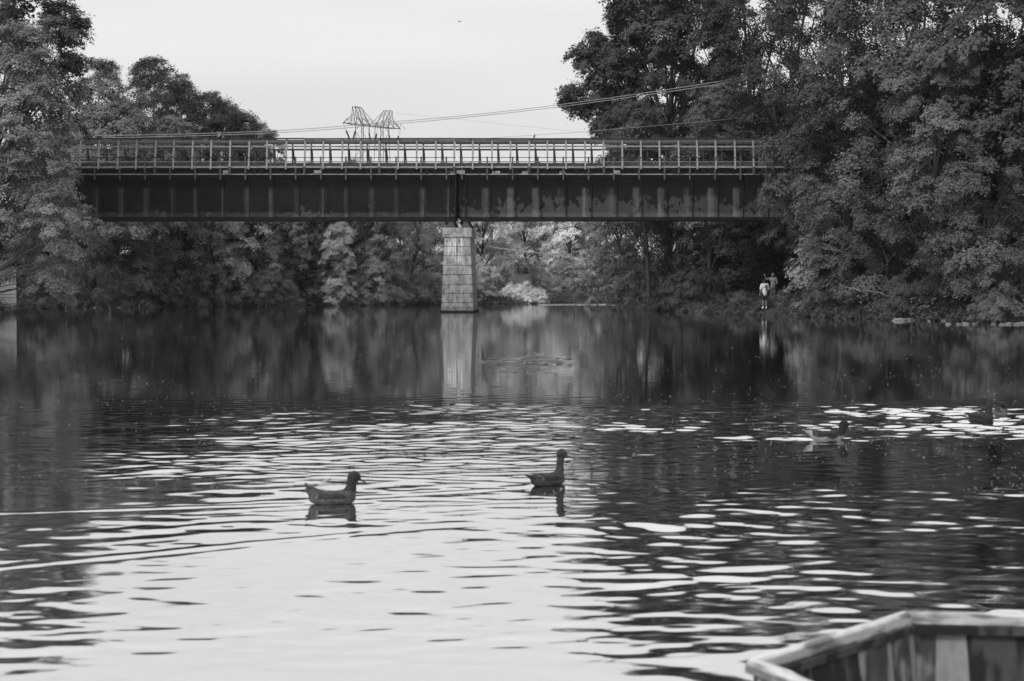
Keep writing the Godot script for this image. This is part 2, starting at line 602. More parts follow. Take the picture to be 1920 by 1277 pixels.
# a tree or bush: crown centre px, top py, bottom py, half width px, depth in metres
func plant(called: String, label: String, px: float, ytop: float, ybot: float, halfw: float, d: float, tone: float, opt := {}) -> Node3D:
	var sd := int(px * 7 + ytop * 13 + d * 31)
	rng.seed = sd
	shape_noise.seed = sd
	var top := P(px, ytop, d)
	var rx := halfw / F * d
	var rz: float = opt.get("rz", clampf(rx * 0.85, 0.6, 6.0))
	var bot := maxf(P(px, ybot, d).y, 0.25)
	var hgt := top.y - bot
	# the foot stands on firm ground
	var foot := Vector2(top.x + opt.get("lean", 0.0), top.z)
	if inland(foot.x, foot.y) < 0.6:
		var best := foot
		var far := 1e9
		for i in river.size():
			var c := Geometry2D.get_closest_point_to_segment(foot, river[i], river[(i + 1) % river.size()])
			if c.distance_to(foot) < far:
				far = c.distance_to(foot); best = c
		foot = best + (best - foot).normalized() * 0.8 if far > 0.05 and inland(foot.x, foot.y) < 0.0 else foot + (foot - best).normalized() * 0.8
	var g := land(foot.x, foot.y)
	var t := thing(called, label, opt.get("cat", "tree"), Vector3(foot.x, g, foot.y), 0.0, opt.get("group", ""))
	var origin := Vector3(top.x - foot.x, bot - g, top.z - foot.y)   # bottom centre of the crown, seen from the foot
	var pr: float = opt.get("puff", clampf(minf(rx, hgt * 0.5) * 0.26, 0.3, 1.15))
	var area := 4.0 * PI * pow((pow(rx * hgt * 0.5, 1.6) + pow(rx * rz, 1.6) + pow(rz * hgt * 0.5, 1.6)) / 3.0, 1.0 / 1.6)
	var count := int(area / (PI * pr * pr) * opt.get("dens", 1.2)) + 6
	var tm: float = opt.get("mid", 0.45)
	var places: Array[Vector3] = []
	var which := int(opt.get("leaf", sd % 4))
	var where: Array[Transform3D] = []
	var tints: Array[float] = []
	shape_noise.frequency = 0.9
	for i in count:
		var v := (i + rng.randf()) / count
		v = clampf(v * 0.96 + 0.02, 0.0, 1.0)
		var a := rng.randf() * TAU
		var q := (tm - v) / tm * float(opt.get("skirt", 0.6)) if v < tm else (v - tm) / (1.0 - tm)
		var prof := sqrt(maxf(0.0, 1.0 - q * q))
		var lump := 1.0 + float(opt.get("lump", 0.45)) * shape_noise.get_noise_3d(cos(a) * 1.6, v * hgt / maxf(rx, 1.0) * 1.6, sin(a) * 1.6)
		var rho := prof * lump * (rng.randf_range(0.78, 1.0) if rng.randf() < 0.72 else sqrt(rng.randf()) * 0.8)
		var out := Vector3(cos(a), 0, sin(a))
		var p := origin + Vector3(out.x * rx * rho, v * hgt - pr * 0.3, out.z * rz * rho)
		p.y = maxf(p.y, 0.2 - g)
		var s := pr * rng.randf_range(0.6, 1.3)
		var lean := (Vector3.UP + out * (0.75 * prof) + Vector3(rng.randfn(), 0, rng.randfn()) * 0.15).normalized()
		var b := Basis(Quaternion(Vector3.UP, lean)) * Basis(Vector3.UP, rng.randf() * TAU)
		where.append(Transform3D(b.scaled_local(Vector3(s, s * rng.randf_range(0.65, 0.95), s)), p))
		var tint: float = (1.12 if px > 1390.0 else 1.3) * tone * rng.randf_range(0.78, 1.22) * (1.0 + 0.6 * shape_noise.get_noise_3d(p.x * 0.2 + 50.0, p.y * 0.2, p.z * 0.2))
		tints.append(tint)
		if i % maxi(1, count / 14) == 0: places.append(p)
	for e: Array in opt.get("sprays", []):     # limbs of foliage that reach out of the crown: px, py, radius px
		var c := P(e[0], e[1], d - rng.randf_range(-1.0, 1.5)) - Vector3(foot.x, g, foot.y)
		var er: float = e[2] / F * d
		var extra := int(10.0 + er * er * 5.0)
		for i in extra:
			var u := Vector3(rng.randfn(), rng.randfn() * 0.7, rng.randfn()).normalized() * er * pow(rng.randf(), 0.45)
			var s := pr * rng.randf_range(0.5, 0.95)
			var b := Basis(Quaternion(Vector3.UP, (Vector3.UP + u.normalized() * 0.6).normalized())) * Basis(Vector3.UP, rng.randf() * TAU)
			where.append(Transform3D(b.scaled_local(Vector3(s, s * 0.75, s)), c + u))
			tints.append(1.3 * tone * rng.randf_range(0.75, 1.2))
		places.append(c)
	all_puffs += where.size()
	var leaves := PackedVector3Array()
	var colors := PackedColorArray()
	for i in where.size():
		# the far side, the inside of the wood and what rises out of the picture carry fewer leaves
		var kind := which + 5 if where[i].origin.z < origin.z - 0.15 * rz or opt.has("thin") or where[i].origin.y + g > EYE + 0.158 * d else which
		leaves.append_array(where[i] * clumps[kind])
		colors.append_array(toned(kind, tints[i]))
	var tr: float = opt.get("trunk", clampf(hgt * 0.016, 0.03, 0.32))
	begin()
	var crown_mid := origin + Vector3(0, hgt * 0.6, 0)
	var path := []
	var rad := []
	for i in 7:
		var s := i / 6.0
		path.append(Vector3(0, -0.3, 0).lerp(crown_mid, s) + Vector3(sin(s * 3.0 + sd), 0, cos(s * 2.3 + sd)) * tr * 0.9 * s)
		rad.append(tr * (1.25 - 0.9 * s) if i > 0 else tr * 1.7)
	tube(path, rad, 7)
	for p in places:
		var s0 := clampf((p.y + 0.5) / maxf(crown_mid.y, 0.5) * 0.6, 0.15, 0.95)
		var a: Vector3 = path[int(s0 * 6.0)]
		tube([a, a.lerp(p, 0.45) + Vector3(0, (p - a).length() * 0.06, 0), p], [tr * 0.4, tr * 0.26, tr * 0.08], 5)
	part(done(), "trunk", M.bark, t)
	part(leaf_mesh(leaves, colors), "crown" if opt.get("cat", "tree") == "tree" else "foliage", M.leaf, t)
	return t

func woods() -> void:
	make_puff(1, 400, 0.185, 0.15, 0.1)
	make_puff(2, 350, 0.215, 0.15, 0.22)
	make_puff(3, 360, 0.184, 0.158, 0.12)
	make_puff(4, 300, 0.225, 0.2, 0.16)
	make_puff(5, 170, 0.36, 0.3, 0.1)
	for i in 5:
		# the same clumps with half their leaves, for the side turned away and the inside
		clumps.append(clumps[i].slice(0, int(clumps[i].size() / 6.0) * 3))
		clump_tints.append(clump_tints[i].slice(0, int(clump_tints[i].size() / 6.0) * 3))
	var back := "trees behind the bridge"
	# left bank, this side of the bridge
	plant("broadleaf_tree", "tall dark tree filling the upper left corner against the sky", 35, -70, 340, 118, 119, 0.05, {"dens": 1.7, "lean": -4.0, "leaf": 3, "lump": 0.7, "sprays": [[140, 60, 26], [120, 15, 34], [135, 125, 30]]})
	plant("broadleaf_tree", "pale grey-leaved tree in front of the dark tree at far left", 35, 35, 530, 100, 111, 0.135, {"dens": 1.9, "lean": -4.5, "leaf": 2, "sprays": [[125, 330, 30], [118, 250, 28]]})
	plant("broadleaf_tree", "drooping tree over the water hiding the left end of the bridge", 95, 335, 566, 66, 108, 0.11, {"lean": -6.5, "leaf": 1, "sprays": [[158, 395, 24], [168, 425, 18]]})
	plant("bush", "leafy bush hanging over the left stone abutment", 12, 380, 500, 80, 113, 0.1, {"cat": "bush", "lean": -2.0, "dens": 2.0})
	plant("bush", "dark bush at the waterline right of the left abutment", 95, 480, 572, 62, 138, 0.05, {"cat": "bush"})
	plant("bush", "black shaded bush under the left end of the girder", 165, 440, 570, 60, 143, 0.04, {"cat": "bush"})
	# left bank behind the bridge, above the rails
	plant("broadleaf_tree", "tallest dark round-topped tree behind the left half of the bridge", 288, 104, 420, 72, 160, 0.05, {"leaf": 0, "dens": 2.3, "lump": 0.35, "puff": 0.8, "group": back, "sprays": [[345, 155, 16]]})
	plant("broadleaf_tree", "dark tree just right of the tallest one behind the bridge", 388, 168, 420, 58, 163, 0.05, {"leaf": 0, "dens": 2.3, "lump": 0.35, "puff": 0.8, "group": back})
	plant("broadleaf_tree", "dark stepped tree where the left tree line falls to the bridge rail", 455, 204, 420, 42, 166, 0.05, {"leaf": 0, "dens": 2.3, "lump": 0.35, "puff": 0.8, "group": back})
	plant("broadleaf_tree", "dark low crown between the tallest tree and the next behind the bridge", 340, 150, 420, 50, 165, 0.05, {"leaf": 2, "group": back, "dens": 2.0, "puff": 0.8})
	plant("broadleaf_tree", "dark crown filling the gap before the stepped tree behind the bridge", 424, 186, 420, 44, 168, 0.05, {"leaf": 2, "group": back, "dens": 2.0, "puff": 0.75})
	plant("broadleaf_tree", "dark small crown between the stepped tree and the last thin tree", 484, 224, 420, 34, 170, 0.05, {"leaf": 2, "group": back, "dens": 2.0, "puff": 0.7})
	plant("broadleaf_tree", "last thin tree at the right end of the left tree line", 508, 240, 420, 32, 169, 0.055, {"leaf": 1, "group": back, "dens": 1.3})
	plant("broadleaf_tree", "pale thin-crowned tree between the left corner tree and the tallest tree", 192, 108, 420, 62, 152, 0.09, {"leaf": 2, "dens": 2.1, "lump": 0.4, "group": back})
	plant("broadleaf_tree", "pale spreading tree right above the rail at the left of the bridge", 215, 190, 440, 92, 146, 0.105, {"leaf": 1, "dens": 2.1, "lump": 0.4, "group": back})
	plant("broadleaf_tree", "pale low-crowned tree touching the rail left of the tree-line gap", 318, 212, 420, 62, 148, 0.1, {"leaf": 1, "dens": 2.1, "lump": 0.4, "group": back, "sprays": [[350, 240, 16]]})
	# left bank under the bridge
	var lg := "trees on the left bank under the bridge"
	plant("broadleaf_tree", "shadowy tree at the left under the girder", 235, 345, 572, 78, 150, 0.085, {"group": lg})
	plant("broadleaf_tree", "mid grey tree second from the left under the girder", 340, 338, 571, 76, 153, 0.12, {"group": lg, "leaf": 1})
	plant("broadleaf_tree", "lighter drooping tree under the left span with a bright right flank", 448, 345, 571, 68, 154, 0.16, {"group": lg, "leaf": 1})
	plant("broadleaf_tree", "dull tree under the left span behind the fallen log", 560, 350, 569, 58, 159, 0.085, {"group": lg})
	plant("broadleaf_tree", "bright-topped small tree under the left span right of the log", 636, 412, 566, 36, 158, 0.21, {"group": lg, "leaf": 2})
	plant("broadleaf_tree", "grey tree under the left span two crowns left of the pier", 715, 350, 568, 56, 163, 0.12, {"group": lg, "leaf": 2})
	plant("broadleaf_tree", "rounded grey tree just left of the stone pier", 790, 340, 568, 56, 167, 0.13, {"group": lg, "leaf": 0})
	plant("bush", "rounded pale bush at the waterline between log and pier", 700, 482, 569, 38, 160, 0.14, {"cat": "bush", "leaf": 2})
	plant("bush", "low dark bush at the waterline left of the fallen log", 500, 505, 571, 52, 153, 0.06, {"cat": "bush"})
	plant("bush", "low grey bush at the waterline below the second left tree", 390, 500, 572, 50, 151, 0.065, {"cat": "bush"})
	plant("bush", "dark bush at the waterline below the shadowy left tree", 290, 505, 573, 48, 150, 0.05, {"cat": "bush"})
	plant("bush", "small bush at the waterline behind the fallen log", 600, 520, 568, 36, 161, 0.075, {"cat": "bush"})
	plant("bush", "small pale bush at the waterline close left of the pier", 775, 510, 569, 40, 165, 0.09, {"cat": "bush", "leaf": 2})
	# the far reach: distance haze is painted in as paler leaf tones
	var fg := "hazy trees at the bend of the river"
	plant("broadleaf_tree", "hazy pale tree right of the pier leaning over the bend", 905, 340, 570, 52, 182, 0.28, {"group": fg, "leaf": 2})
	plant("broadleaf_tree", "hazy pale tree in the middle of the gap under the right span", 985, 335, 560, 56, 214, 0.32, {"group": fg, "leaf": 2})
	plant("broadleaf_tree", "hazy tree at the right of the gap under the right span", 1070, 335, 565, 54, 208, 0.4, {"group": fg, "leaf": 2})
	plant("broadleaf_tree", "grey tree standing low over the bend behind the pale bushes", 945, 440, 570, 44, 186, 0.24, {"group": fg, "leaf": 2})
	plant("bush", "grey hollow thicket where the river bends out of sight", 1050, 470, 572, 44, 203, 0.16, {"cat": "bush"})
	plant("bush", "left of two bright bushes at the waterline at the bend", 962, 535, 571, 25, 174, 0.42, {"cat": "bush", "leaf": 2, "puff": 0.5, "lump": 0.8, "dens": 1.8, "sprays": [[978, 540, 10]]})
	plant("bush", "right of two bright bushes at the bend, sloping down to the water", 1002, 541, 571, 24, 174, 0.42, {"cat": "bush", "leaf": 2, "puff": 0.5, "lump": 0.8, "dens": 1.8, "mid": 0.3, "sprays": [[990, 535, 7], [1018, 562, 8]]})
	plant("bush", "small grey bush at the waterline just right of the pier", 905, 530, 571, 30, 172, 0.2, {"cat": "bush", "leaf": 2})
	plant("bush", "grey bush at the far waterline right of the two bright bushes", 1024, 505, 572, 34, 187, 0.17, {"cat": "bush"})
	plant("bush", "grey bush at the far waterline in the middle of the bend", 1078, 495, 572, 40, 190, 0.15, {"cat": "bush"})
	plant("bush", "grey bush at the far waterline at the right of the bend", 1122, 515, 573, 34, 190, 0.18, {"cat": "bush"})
	# right bank behind the bridge
	plant("broadleaf_tree", "great dark tree right of the sky gap, ragged limbs reaching left over the rail", 1255, -110, 420, 135, 150, 0.05, {"leaf": 3, "lump": 0.5, "group": back, "dens": 1.9,
		"sprays": [[1160, 25, 30], [1185, 60, 40], [1175, 150, 40], [1200, 210, 40], [1240, 20, 40], [1112, 80, 26], [1100, 115, 30], [1150, 110, 36], [1068, 180, 20], [1090, 200, 24], [1130, 190, 26], [1130, 235, 22], [1150, 250, 24]]})
	plant("broadleaf_tree", "dark tree deep behind the great dark tree", 1275, -120, 430, 125, 157, 0.045, {"leaf": 0, "dens": 1.9})
	plant("broadleaf_tree", "tall dark tree behind the right end of the bridge, next to the great dark tree", 1410, -100, 420, 125, 147, 0.045, {"leaf": 0, "dens": 1.7, "group": back})
	plant("broadleaf_tree", "pale tree above the rail in front of the great dark tree", 1330, 150, 420, 72, 139, 0.08, {"leaf": 2, "group": back})
	plant("broadleaf_tree", "dark tree above the rail at the right edge of the sky gap", 1200, 195, 420, 70, 143, 0.05, {"leaf": 1, "group": back})
	plant("broadleaf_tree", "dark tall tree behind the covered right end of the bridge", 1480, -130, 430, 110, 134, 0.04, {"leaf": 0, "group": back, "dens": 1.0})
	plant("broadleaf_tree", "dark tree deep in the wood at the upper right", 1660, -130, 450, 150, 126, 0.04, {"leaf": 0, "thin": true, "dens": 1.2})
	plant("broadleaf_tree", "dark tree deep in the wood behind the upper right corner", 1850, -130, 450, 130, 122, 0.04, {"leaf": 0, "thin": true, "dens": 1.2})
	# right bank under the bridge
	var rg := "trees on the right bank under the bridge"
	plant("broadleaf_tree", "lighter tree at the left edge of the right bank under the girder", 1150, 345, 575, 58, 156, 0.12, {"group": rg, "leaf": 1})
	plant("broadleaf_tree", "dark tree drooping to the water under the right span", 1235, 345, 578, 72, 147, 0.05, {"group": rg, "leaf": 1, "lean": 2.0})
	plant("broadleaf_tree", "dark tree behind the standing person under the right span", 1340, 340, 580, 76, 141, 0.045, {"group": rg, "leaf": 1})
	plant("broadleaf_tree", "almost black tree under the right end of the girder", 1450, 340, 560, 70, 138, 0.03, {"group": rg})
	plant("bush", "overhanging bush dipping to the water left of the right bank", 1185, 480, 576, 52, 151, 0.07, {"cat": "bush", "leaf": 1})
	plant("bush", "dark bush at the waterline under the right span where the bank juts out", 1228, 505, 580, 44, 146.0, 0.05, {"cat": "bush", "leaf": 1})
	plant("bush", "dark low bush on the right bank left of the standing person", 1300, 500, 586, 66, 129, 0.05, {"cat": "bush", "leaf": 1})
	plant("bush", "small grey bush beside the standing person's left", 1392, 545, 588, 26, 121, 0.07, {"cat": "bush"})
	# right bank, this side of the bridge
	var near := "trees on the right bank in front of the bridge"
	plant("broadleaf_tree", "dark tree whose branches cover the right end of the bridge", 1500, 225, 470, 78, 119, 0.05, {"group": near, "leaf": 1, "lean": 3.0, "sprays": [[1432, 285, 18], [1450, 350, 22]]})
	plant("broadleaf_tree", "tall grey tree above the right end of the bridge", 1570, -90, 420, 135, 117, 0.065, {"group": near, "leaf": 0, "lean": 3.0})
	plant("broadleaf_tree", "tallest tree at the upper right with a broad mid grey crown", 1700, -110, 560, 165, 112, 0.065, {"group": near, "leaf": 0, "lean": 3.0})
	plant("broadleaf_tree", "dark tree filling the upper right corner", 1875, -100, 560, 140, 104, 0.055, {"group": near, "leaf": 3})
	plant("broadleaf_tree", "pale tree standing out in front of the tallest right-hand trees", 1755, 75, 420, 92, 104, 0.1, {"group": near, "leaf": 1, "sprays": [[1690, 160, 36]]})
	plant("broadleaf_tree", "pale clump of a tree leaning left towards the girder's end", 1580, 330, 500, 92, 108, 0.09, {"group": near, "leaf": 2, "sprays": [[1515, 375, 30], [1510, 345, 22]]})
	plant("broadleaf_tree", "mid grey tree at the right edge halfway up", 1845, 290, 600, 115, 98, 0.07, {"group": near, "leaf": 0})
	plant("broadleaf_tree", "grey tree behind the waterline brush right of the sapling", 1665, 400, 597, 98, 106, 0.065, {"group": near, "leaf": 1})
	plant("broadleaf_tree", "dark tree over the stones at the right waterline", 1775, 440, 600, 85, 101, 0.055, {"group": near, "leaf": 1})
	plant("sapling", "big-leaved pale sapling right of the two people", 1530, 432, 585, 52, 111, 0.13, {"leaf": 4, "puff": 0.62, "dens": 0.75, "trunk": 0.06})
	plant("bush", "thorny grey brush at the waterline right of the sapling", 1580, 510, 592, 70, 108, 0.085, {"cat": "bush", "leaf": 2})
	plant("bush", "leafy bush at the feet of the half hidden person", 1466, 541, 584, 20, 116.6, 0.09, {"cat": "bush", "leaf": 2})
	plant("bush", "grey bush at the right edge over the water", 1900, 460, 600, 62, 95, 0.07, {"cat": "bush", "leaf": 1})
	plant("bush", "low pale branch of leaves reaching over the stones at lower right", 1868, 556, 598, 52, 93, 0.12, {"cat": "bush", "leaf": 1})
	plant("bush", "dark bush behind the stones left of the low pale branch", 1720, 530, 600, 70, 101, 0.06, {"cat": "bush", "leaf": 2})
	# far beyond, seen just over the deck between the rails
	for i in 15:
		plant("distant_tree", "small distant tree between the rails above the deck, %s from the left" % ["first", "second", "third", "fourth and tallest", "fifth", "sixth", "seventh", "eighth", "ninth", "tenth", "eleventh", "twelfth", "thirteenth", "fourteenth", "last"][i], 535 + i * 43, 303.0 - (14.0 if i == 3 else 0.0) + (i * 37 % 7), 430, 34, 300.0 + (i * 53 % 40), 0.07, {"group": "distant trees beyond the bridge", "puff": 1.1, "dens": 1.0, "rz": 2.0})
	# the depths of the wood behind the first trees, and weeds and brambles along the water's edge
	rng.seed = 404
	var deep: Array[Transform3D] = []
	var deep_tone: Array[float] = []
	var low: Array[Transform3D] = []
	var low_tone: Array[float] = []
	while deep.size() < 5400:
		var i := rng.randi_range(4, river.size() - 5)
		var p := river[i].lerp(river[i + 1], rng.randf()) + Vector2(rng.randfn(), rng.randfn()) * 14.0
		if p.x > 60.0 or p.x < -62.0 or p.y < -225.0: continue
		var s := inland(p.x, p.y)
		if s < 6.0 or s > 22.0: continue
		if p.y > BZ - 6.0 and p.y < BZ + 3.0 or p.y < -176.0 and p.x > -12.0: continue
		var r := rng.randf_range(0.9, 1.5)
		deep.append(Transform3D(Basis(Vector3.UP, rng.randf() * TAU).scaled(Vector3(r, r * 0.8, r)), Vector3(p.x, land(p.x, p.y) + rng.randf() * (14.0 if p.x > 12.0 and p.y > BZ - 20.0 else 8.0), p.y)))
		deep_tone.append(rng.randf_range(0.03, 0.06))
	var bend: Array[Transform3D] = []
	var bend_tone: Array[float] = []
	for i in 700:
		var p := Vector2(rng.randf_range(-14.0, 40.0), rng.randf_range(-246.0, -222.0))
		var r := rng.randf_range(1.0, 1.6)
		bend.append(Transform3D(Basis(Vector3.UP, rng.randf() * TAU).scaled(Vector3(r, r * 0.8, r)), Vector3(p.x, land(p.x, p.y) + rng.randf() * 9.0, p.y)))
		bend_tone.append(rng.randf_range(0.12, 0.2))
	while low.size() < 2200:
		var i := rng.randi_range(4, river.size() - 5)
		var p := river[i].lerp(river[i + 1], rng.randf()) + Vector2(rng.randfn(), rng.randfn()) * 2.6
		if p.x > 60.0: continue
		var s := inland(p.x, p.y)
		if s < -0.35 or s > 7.0: continue
		if absf(p.x - 15.2) < 0.7 and absf(p.y + 114.0) < 1.7: continue
		var r := rng.randf_range(0.25, 0.75)
		low.append(Transform3D(Basis(Vector3.UP, rng.randf() * TAU).scaled(Vector3(r, r * rng.randf_range(0.7, 1.2), r)), Vector3(p.x, maxf(land(p.x, p.y), 0.0) + 0.12, p.y)))
		low_tone.append(rng.randf_range(0.045, 0.1))
	mass("woodland", "dark depths of the wood behind the trees of both banks", "woodland", 0, deep, deep_tone)
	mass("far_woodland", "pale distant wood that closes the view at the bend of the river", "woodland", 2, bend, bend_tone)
	mass("bank_undergrowth", "tangled weeds and brambles along both water's edges", "undergrowth", 2, low, low_tone)

func mass(called: String, label: String, category: String, which: int, where: Array[Transform3D], tones: Array[float]) -> void:
	var mm := MultiMesh.new()
	mm.transform_format = MultiMesh.TRANSFORM_3D
	mm.use_colors = true
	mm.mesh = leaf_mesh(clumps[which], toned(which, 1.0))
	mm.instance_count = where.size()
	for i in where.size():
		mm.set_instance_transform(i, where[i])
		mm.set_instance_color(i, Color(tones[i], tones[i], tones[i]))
	var o := MultiMeshInstance3D.new()
	o.multimesh = mm
	o.material_override = M.leaf
	put(o, called)
	tag(o, label, category, "", "stuff")

# ---------------------------------------------------------------- the bridge
func web_texture(sd: int, peeled: float) -> ImageTexture:
	var w := 1024
	var h := 112
	var n := FastNoiseLite.new()
	n.seed = sd
	n.fractal_octaves = 4
	n.frequency = 0.03
	var f := FastNoiseLite.new()
	f.seed = sd + 9
	f.fractal_octaves = 4
	f.frequency = 0.09
	var data := PackedByteArray()
	data.resize(w * h)
	rng.seed = sd
	var panel := w / 18.35
	var left := []
	var right := []
	for i in 21:
		left.append(rng.randf_range(0.0, 1.0) * (0.45 + peeled)); right.append(rng.randf_range(0.0, 1.0) * (0.45 + peeled))
	for y in h:
		for x in w:
			var v := 0.008 + 0.004 * n.get_noise_2d(x * 0.6, y * 0.6) + 0.003 * f.get_noise_2d(x, y)
			var t := float(y) / h
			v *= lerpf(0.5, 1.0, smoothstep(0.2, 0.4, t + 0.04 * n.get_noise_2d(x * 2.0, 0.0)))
			var pos := fmod(x, panel) / panel
			var i := int(x / panel)
			# bare strips beside the stiffeners where the paint has gone
			var strip := 0.0
			var edge := 0.16 + 0.03 * n.get_noise_2d(x, y * 2.0)
			if pos < edge + 0.04: strip = right[i] * smoothstep(edge + 0.04, edge - 0.08, pos)
			if pos > 1.0 - edge: strip = maxf(strip, left[i] * smoothstep(1.0 - edge, 1.04 - edge * 0.5, pos))
			strip *= smoothstep(0.25, 0.34, t + 0.02 * n.get_noise_2d(x * 3.0, 0.0)) * (0.75 + 0.4 * f.get_noise_2d(x * 0.7, y * 0.25))
			v += 0.06 * clampf(strip, 0.0, 1.0)
			# flaked paint and dust low on the plates
			var line := 0.85 + 0.045 * n.get_noise_2d(x * 0.8, 7.0)
			v += 0.032 * smoothstep(line - 0.02, line + 0.03, t) * (0.8 + 0.4 * f.get_noise_2d(x, y))
			var flake := 0.8 * f.get_noise_2d(x * 0.7, y * 0.45) + 0.9 * n.get_noise_2d(x * 0.35, 30.0) + 0.5 * n.get_noise_2d(x * 0.5, y * 0.5 + 90.0) + (t - 0.75) * 1.6 + (peeled - 0.85) * 1.7
			v += 0.03 * smoothstep(0.02, 0.12, flake) * smoothstep(0.4, 0.55, t)
			data[y * w + x] = int(clampf(Color(v, v, v).linear_to_srgb().r * 255.0, 3, 255))
	return ImageTexture.create_from_image(Image.create_from_data(w, h, false, Image.FORMAT_L8, data))

func bridge() -> void:
	var t := thing("girder_bridge", "dark riveted plate girder bridge with pale timber railings across the river", "bridge", Vector3(0, 0, BZ))
	var zf := -3.2            # the far girder
	var top := BY(328)
	var bot := BY(411)
	var spans := [[-8.0, 855.0, 180.0 - 4 * 46.95, 46.95, 19, 4, 0.5], [861.5, 1724.0, 866.5, 47.3, 19, 15, 1.0]]
	begin(); box(Vector3(-0.015, bot + 0.1, 0), Vector3(0.015, top - 0.12, 0.1)); var stiff := done()
	begin(); box(Vector3(-0.05, BY(337), 0.0), Vector3(0.05, BY(294.5), 0.09)); var stanchion := done()
	for s: Array in spans:
		var x0 := BX(s[0])
		var x1 := BX(s[1])
		for side in 2:
			var z := 0.0 if side == 0 else zf
			var face := 1.0 if side == 0 else -1.0
			begin()
			box(Vector3(x0, bot, z - 0.02), Vector3(x1, top, z + 0.02))
			for k in V.size(): U.append(Vector2((V[k].x - x0) / (x1 - x0), 1.0 - (V[k].y - bot) / (top - bot)))
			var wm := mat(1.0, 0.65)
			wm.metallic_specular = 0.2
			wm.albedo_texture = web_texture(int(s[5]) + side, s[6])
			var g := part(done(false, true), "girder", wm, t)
			begin()
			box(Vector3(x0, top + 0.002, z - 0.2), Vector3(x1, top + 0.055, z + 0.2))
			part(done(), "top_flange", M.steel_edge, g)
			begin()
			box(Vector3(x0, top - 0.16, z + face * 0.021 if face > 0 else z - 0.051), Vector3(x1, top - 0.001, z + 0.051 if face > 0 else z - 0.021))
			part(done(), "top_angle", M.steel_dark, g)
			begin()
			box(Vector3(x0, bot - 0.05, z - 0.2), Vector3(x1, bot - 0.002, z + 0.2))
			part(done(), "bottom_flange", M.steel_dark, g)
			begin()
			box(Vector3(x0, bot, z + 0.021 if face > 0 else z - 0.046), Vector3(x1, bot + 0.14, z + 0.046 if face > 0 else z - 0.021))
			part(done(), "bottom_angle", M.steel, g)
			for k in s[4]:
				var x := BX(s[2] + 6.0 + k * s[3])
				if x > x1 - 0.1 or x < x0 + 0.1: continue
				part(stiff, "stiffener", M.steel, g, Vector3(x, 0, z + 0.021 if face > 0 else z - 0.121))
			if side == 0:
				# end posts of the span, one plate thicker
				for e: float in [x0 + 0.02, x0 + 0.42, x1 - 0.42, x1 - 0.02]:
					begin(); box(Vector3(e - 0.025, bot + 0.15, z + 0.023), Vector3(e + 0.025, top - 0.165, z + 0.2)); part(done(), "end_stiffener", M.steel_edge if absf(e) < 8.0 and false else M.steel, g)
		# cross frames between the girders
		var cross := 6
		for k in cross:
			var x := lerpf(x0 + 0.3, x1 - 0.3, k / float(cross - 1))
			begin()
			bar(Vector3(x, bot + 0.15, -0.05), Vector3(x, top - 0.15, zf + 0.05), 0.1, 0.1)
			bar(Vector3(x + 0.11, top - 0.15, -0.05), Vector3(x + 0.11, bot + 0.15, zf + 0.05), 0.1, 0.1)
			bar(Vector3(x, bot + 0.06, -0.05), Vector3(x, bot + 0.06, zf + 0.05), 0.1, 0.09)
			part(done(), "cross_frame", M.steel_dark, t)
		# the old steel stanchions fixed to the girder, with their thin hand line
		for k in s[4]:
			var px: float = s[2] + k * s[3]
			if px > s[1] - 4.0: continue
			part(stanchion, "stanchion", M.stanchion, t, Vector3(BX(px), 0, 0.22))
		begin(); tube([Vector3(x0, BY(296.3), 0.27), Vector3(x1, BY(296.3), 0.27)], [0.022, 0.022], 6); part(done(), "hand_line", M.steel_dark, t)
		# lateral gusset scraps and roots of ivy below the flange
	# deck
	var dx0 := BX(-20)
	var dx1 := BX(1730)
	var deck_low := BY(315.6)
	var deck := Node3D.new()
	put(deck, "deck", t)
	begin(); box(Vector3(dx0, deck_low + 0.002, zf - 0.2), Vector3(dx1, deck_low + 0.07, 0.26)); part(done(), "deck_planking", M.timber_dark, deck)
	begin(); box(Vector3(-2.2, deck_low - 0.01, 0.262), Vector3(2.2, deck_low + 0.115, 0.33)); var fascia := done()
	begin(); box(Vector3(-2.2, BY(311.5), 0.05), Vector3(2.2, BY(307.0), 0.18)); var kerb := done()
	begin(); box(Vector3(-2.2, BY(312.5), zf + 0.1), Vector3(2.2, BY(300.5), zf + 0.2)); var far_kerb := done()
	begin(); box(Vector3(-2.2, BY(299.0), zf + 0.05), Vector3(2.2, BY(297.3), zf + 0.15)); var far_kerb_top := done()
	var nb := int((dx1 - dx0) / 4.42)
	rng.seed = 31
	for k in nb + 1:
		var x := dx0 + 2.2 + k * 4.42
		part(fascia, "fascia_board", M.timber, deck, Vector3(x, rng.randf_range(-0.012, 0.012), 0))
		part(kerb, "kerb_timber", M.timber_dark, deck, Vector3(x, rng.randf_range(-0.01, 0.01), 0))
		part(far_kerb, "kerb_board", M.timber_dark, deck, Vector3(x, 0, 0))
		part(far_kerb_top, "kerb_rail", M.timber, deck, Vector3(x, 0, 0))
	# ties between the girders and the deck; packing boards close most of the gaps
	begin(); box(Vector3(-0.12, top + 0.057, zf - 0.3), Vector3(0.12, deck_low, 0.24)); var tie := done()
	begin(); box(Vector3(-0.124, top + 0.06, 0.05), Vector3(0.124, deck_low - 0.004, 0.12)); var packing := done()
	var x := dx0 + 0.3
	var ti := 0
	var holes := [843, 933, 985, 1060]
	while x < dx1:
		var skip := false
		for hp: int in holes:
			if absf(x - BX(hp)) < 0.2 or absf(x + 0.24 - BX(hp)) < 0.16: skip = true
		if not skip: part(tie, "tie", M.black, deck, Vector3(x, 0, rng.randf_range(-0.05, 0.03)))
		if not skip: part(packing, "packing_board", M.black, deck, Vector3(x + 0.245, 0, 0))
		x += 0.49
		ti += 1
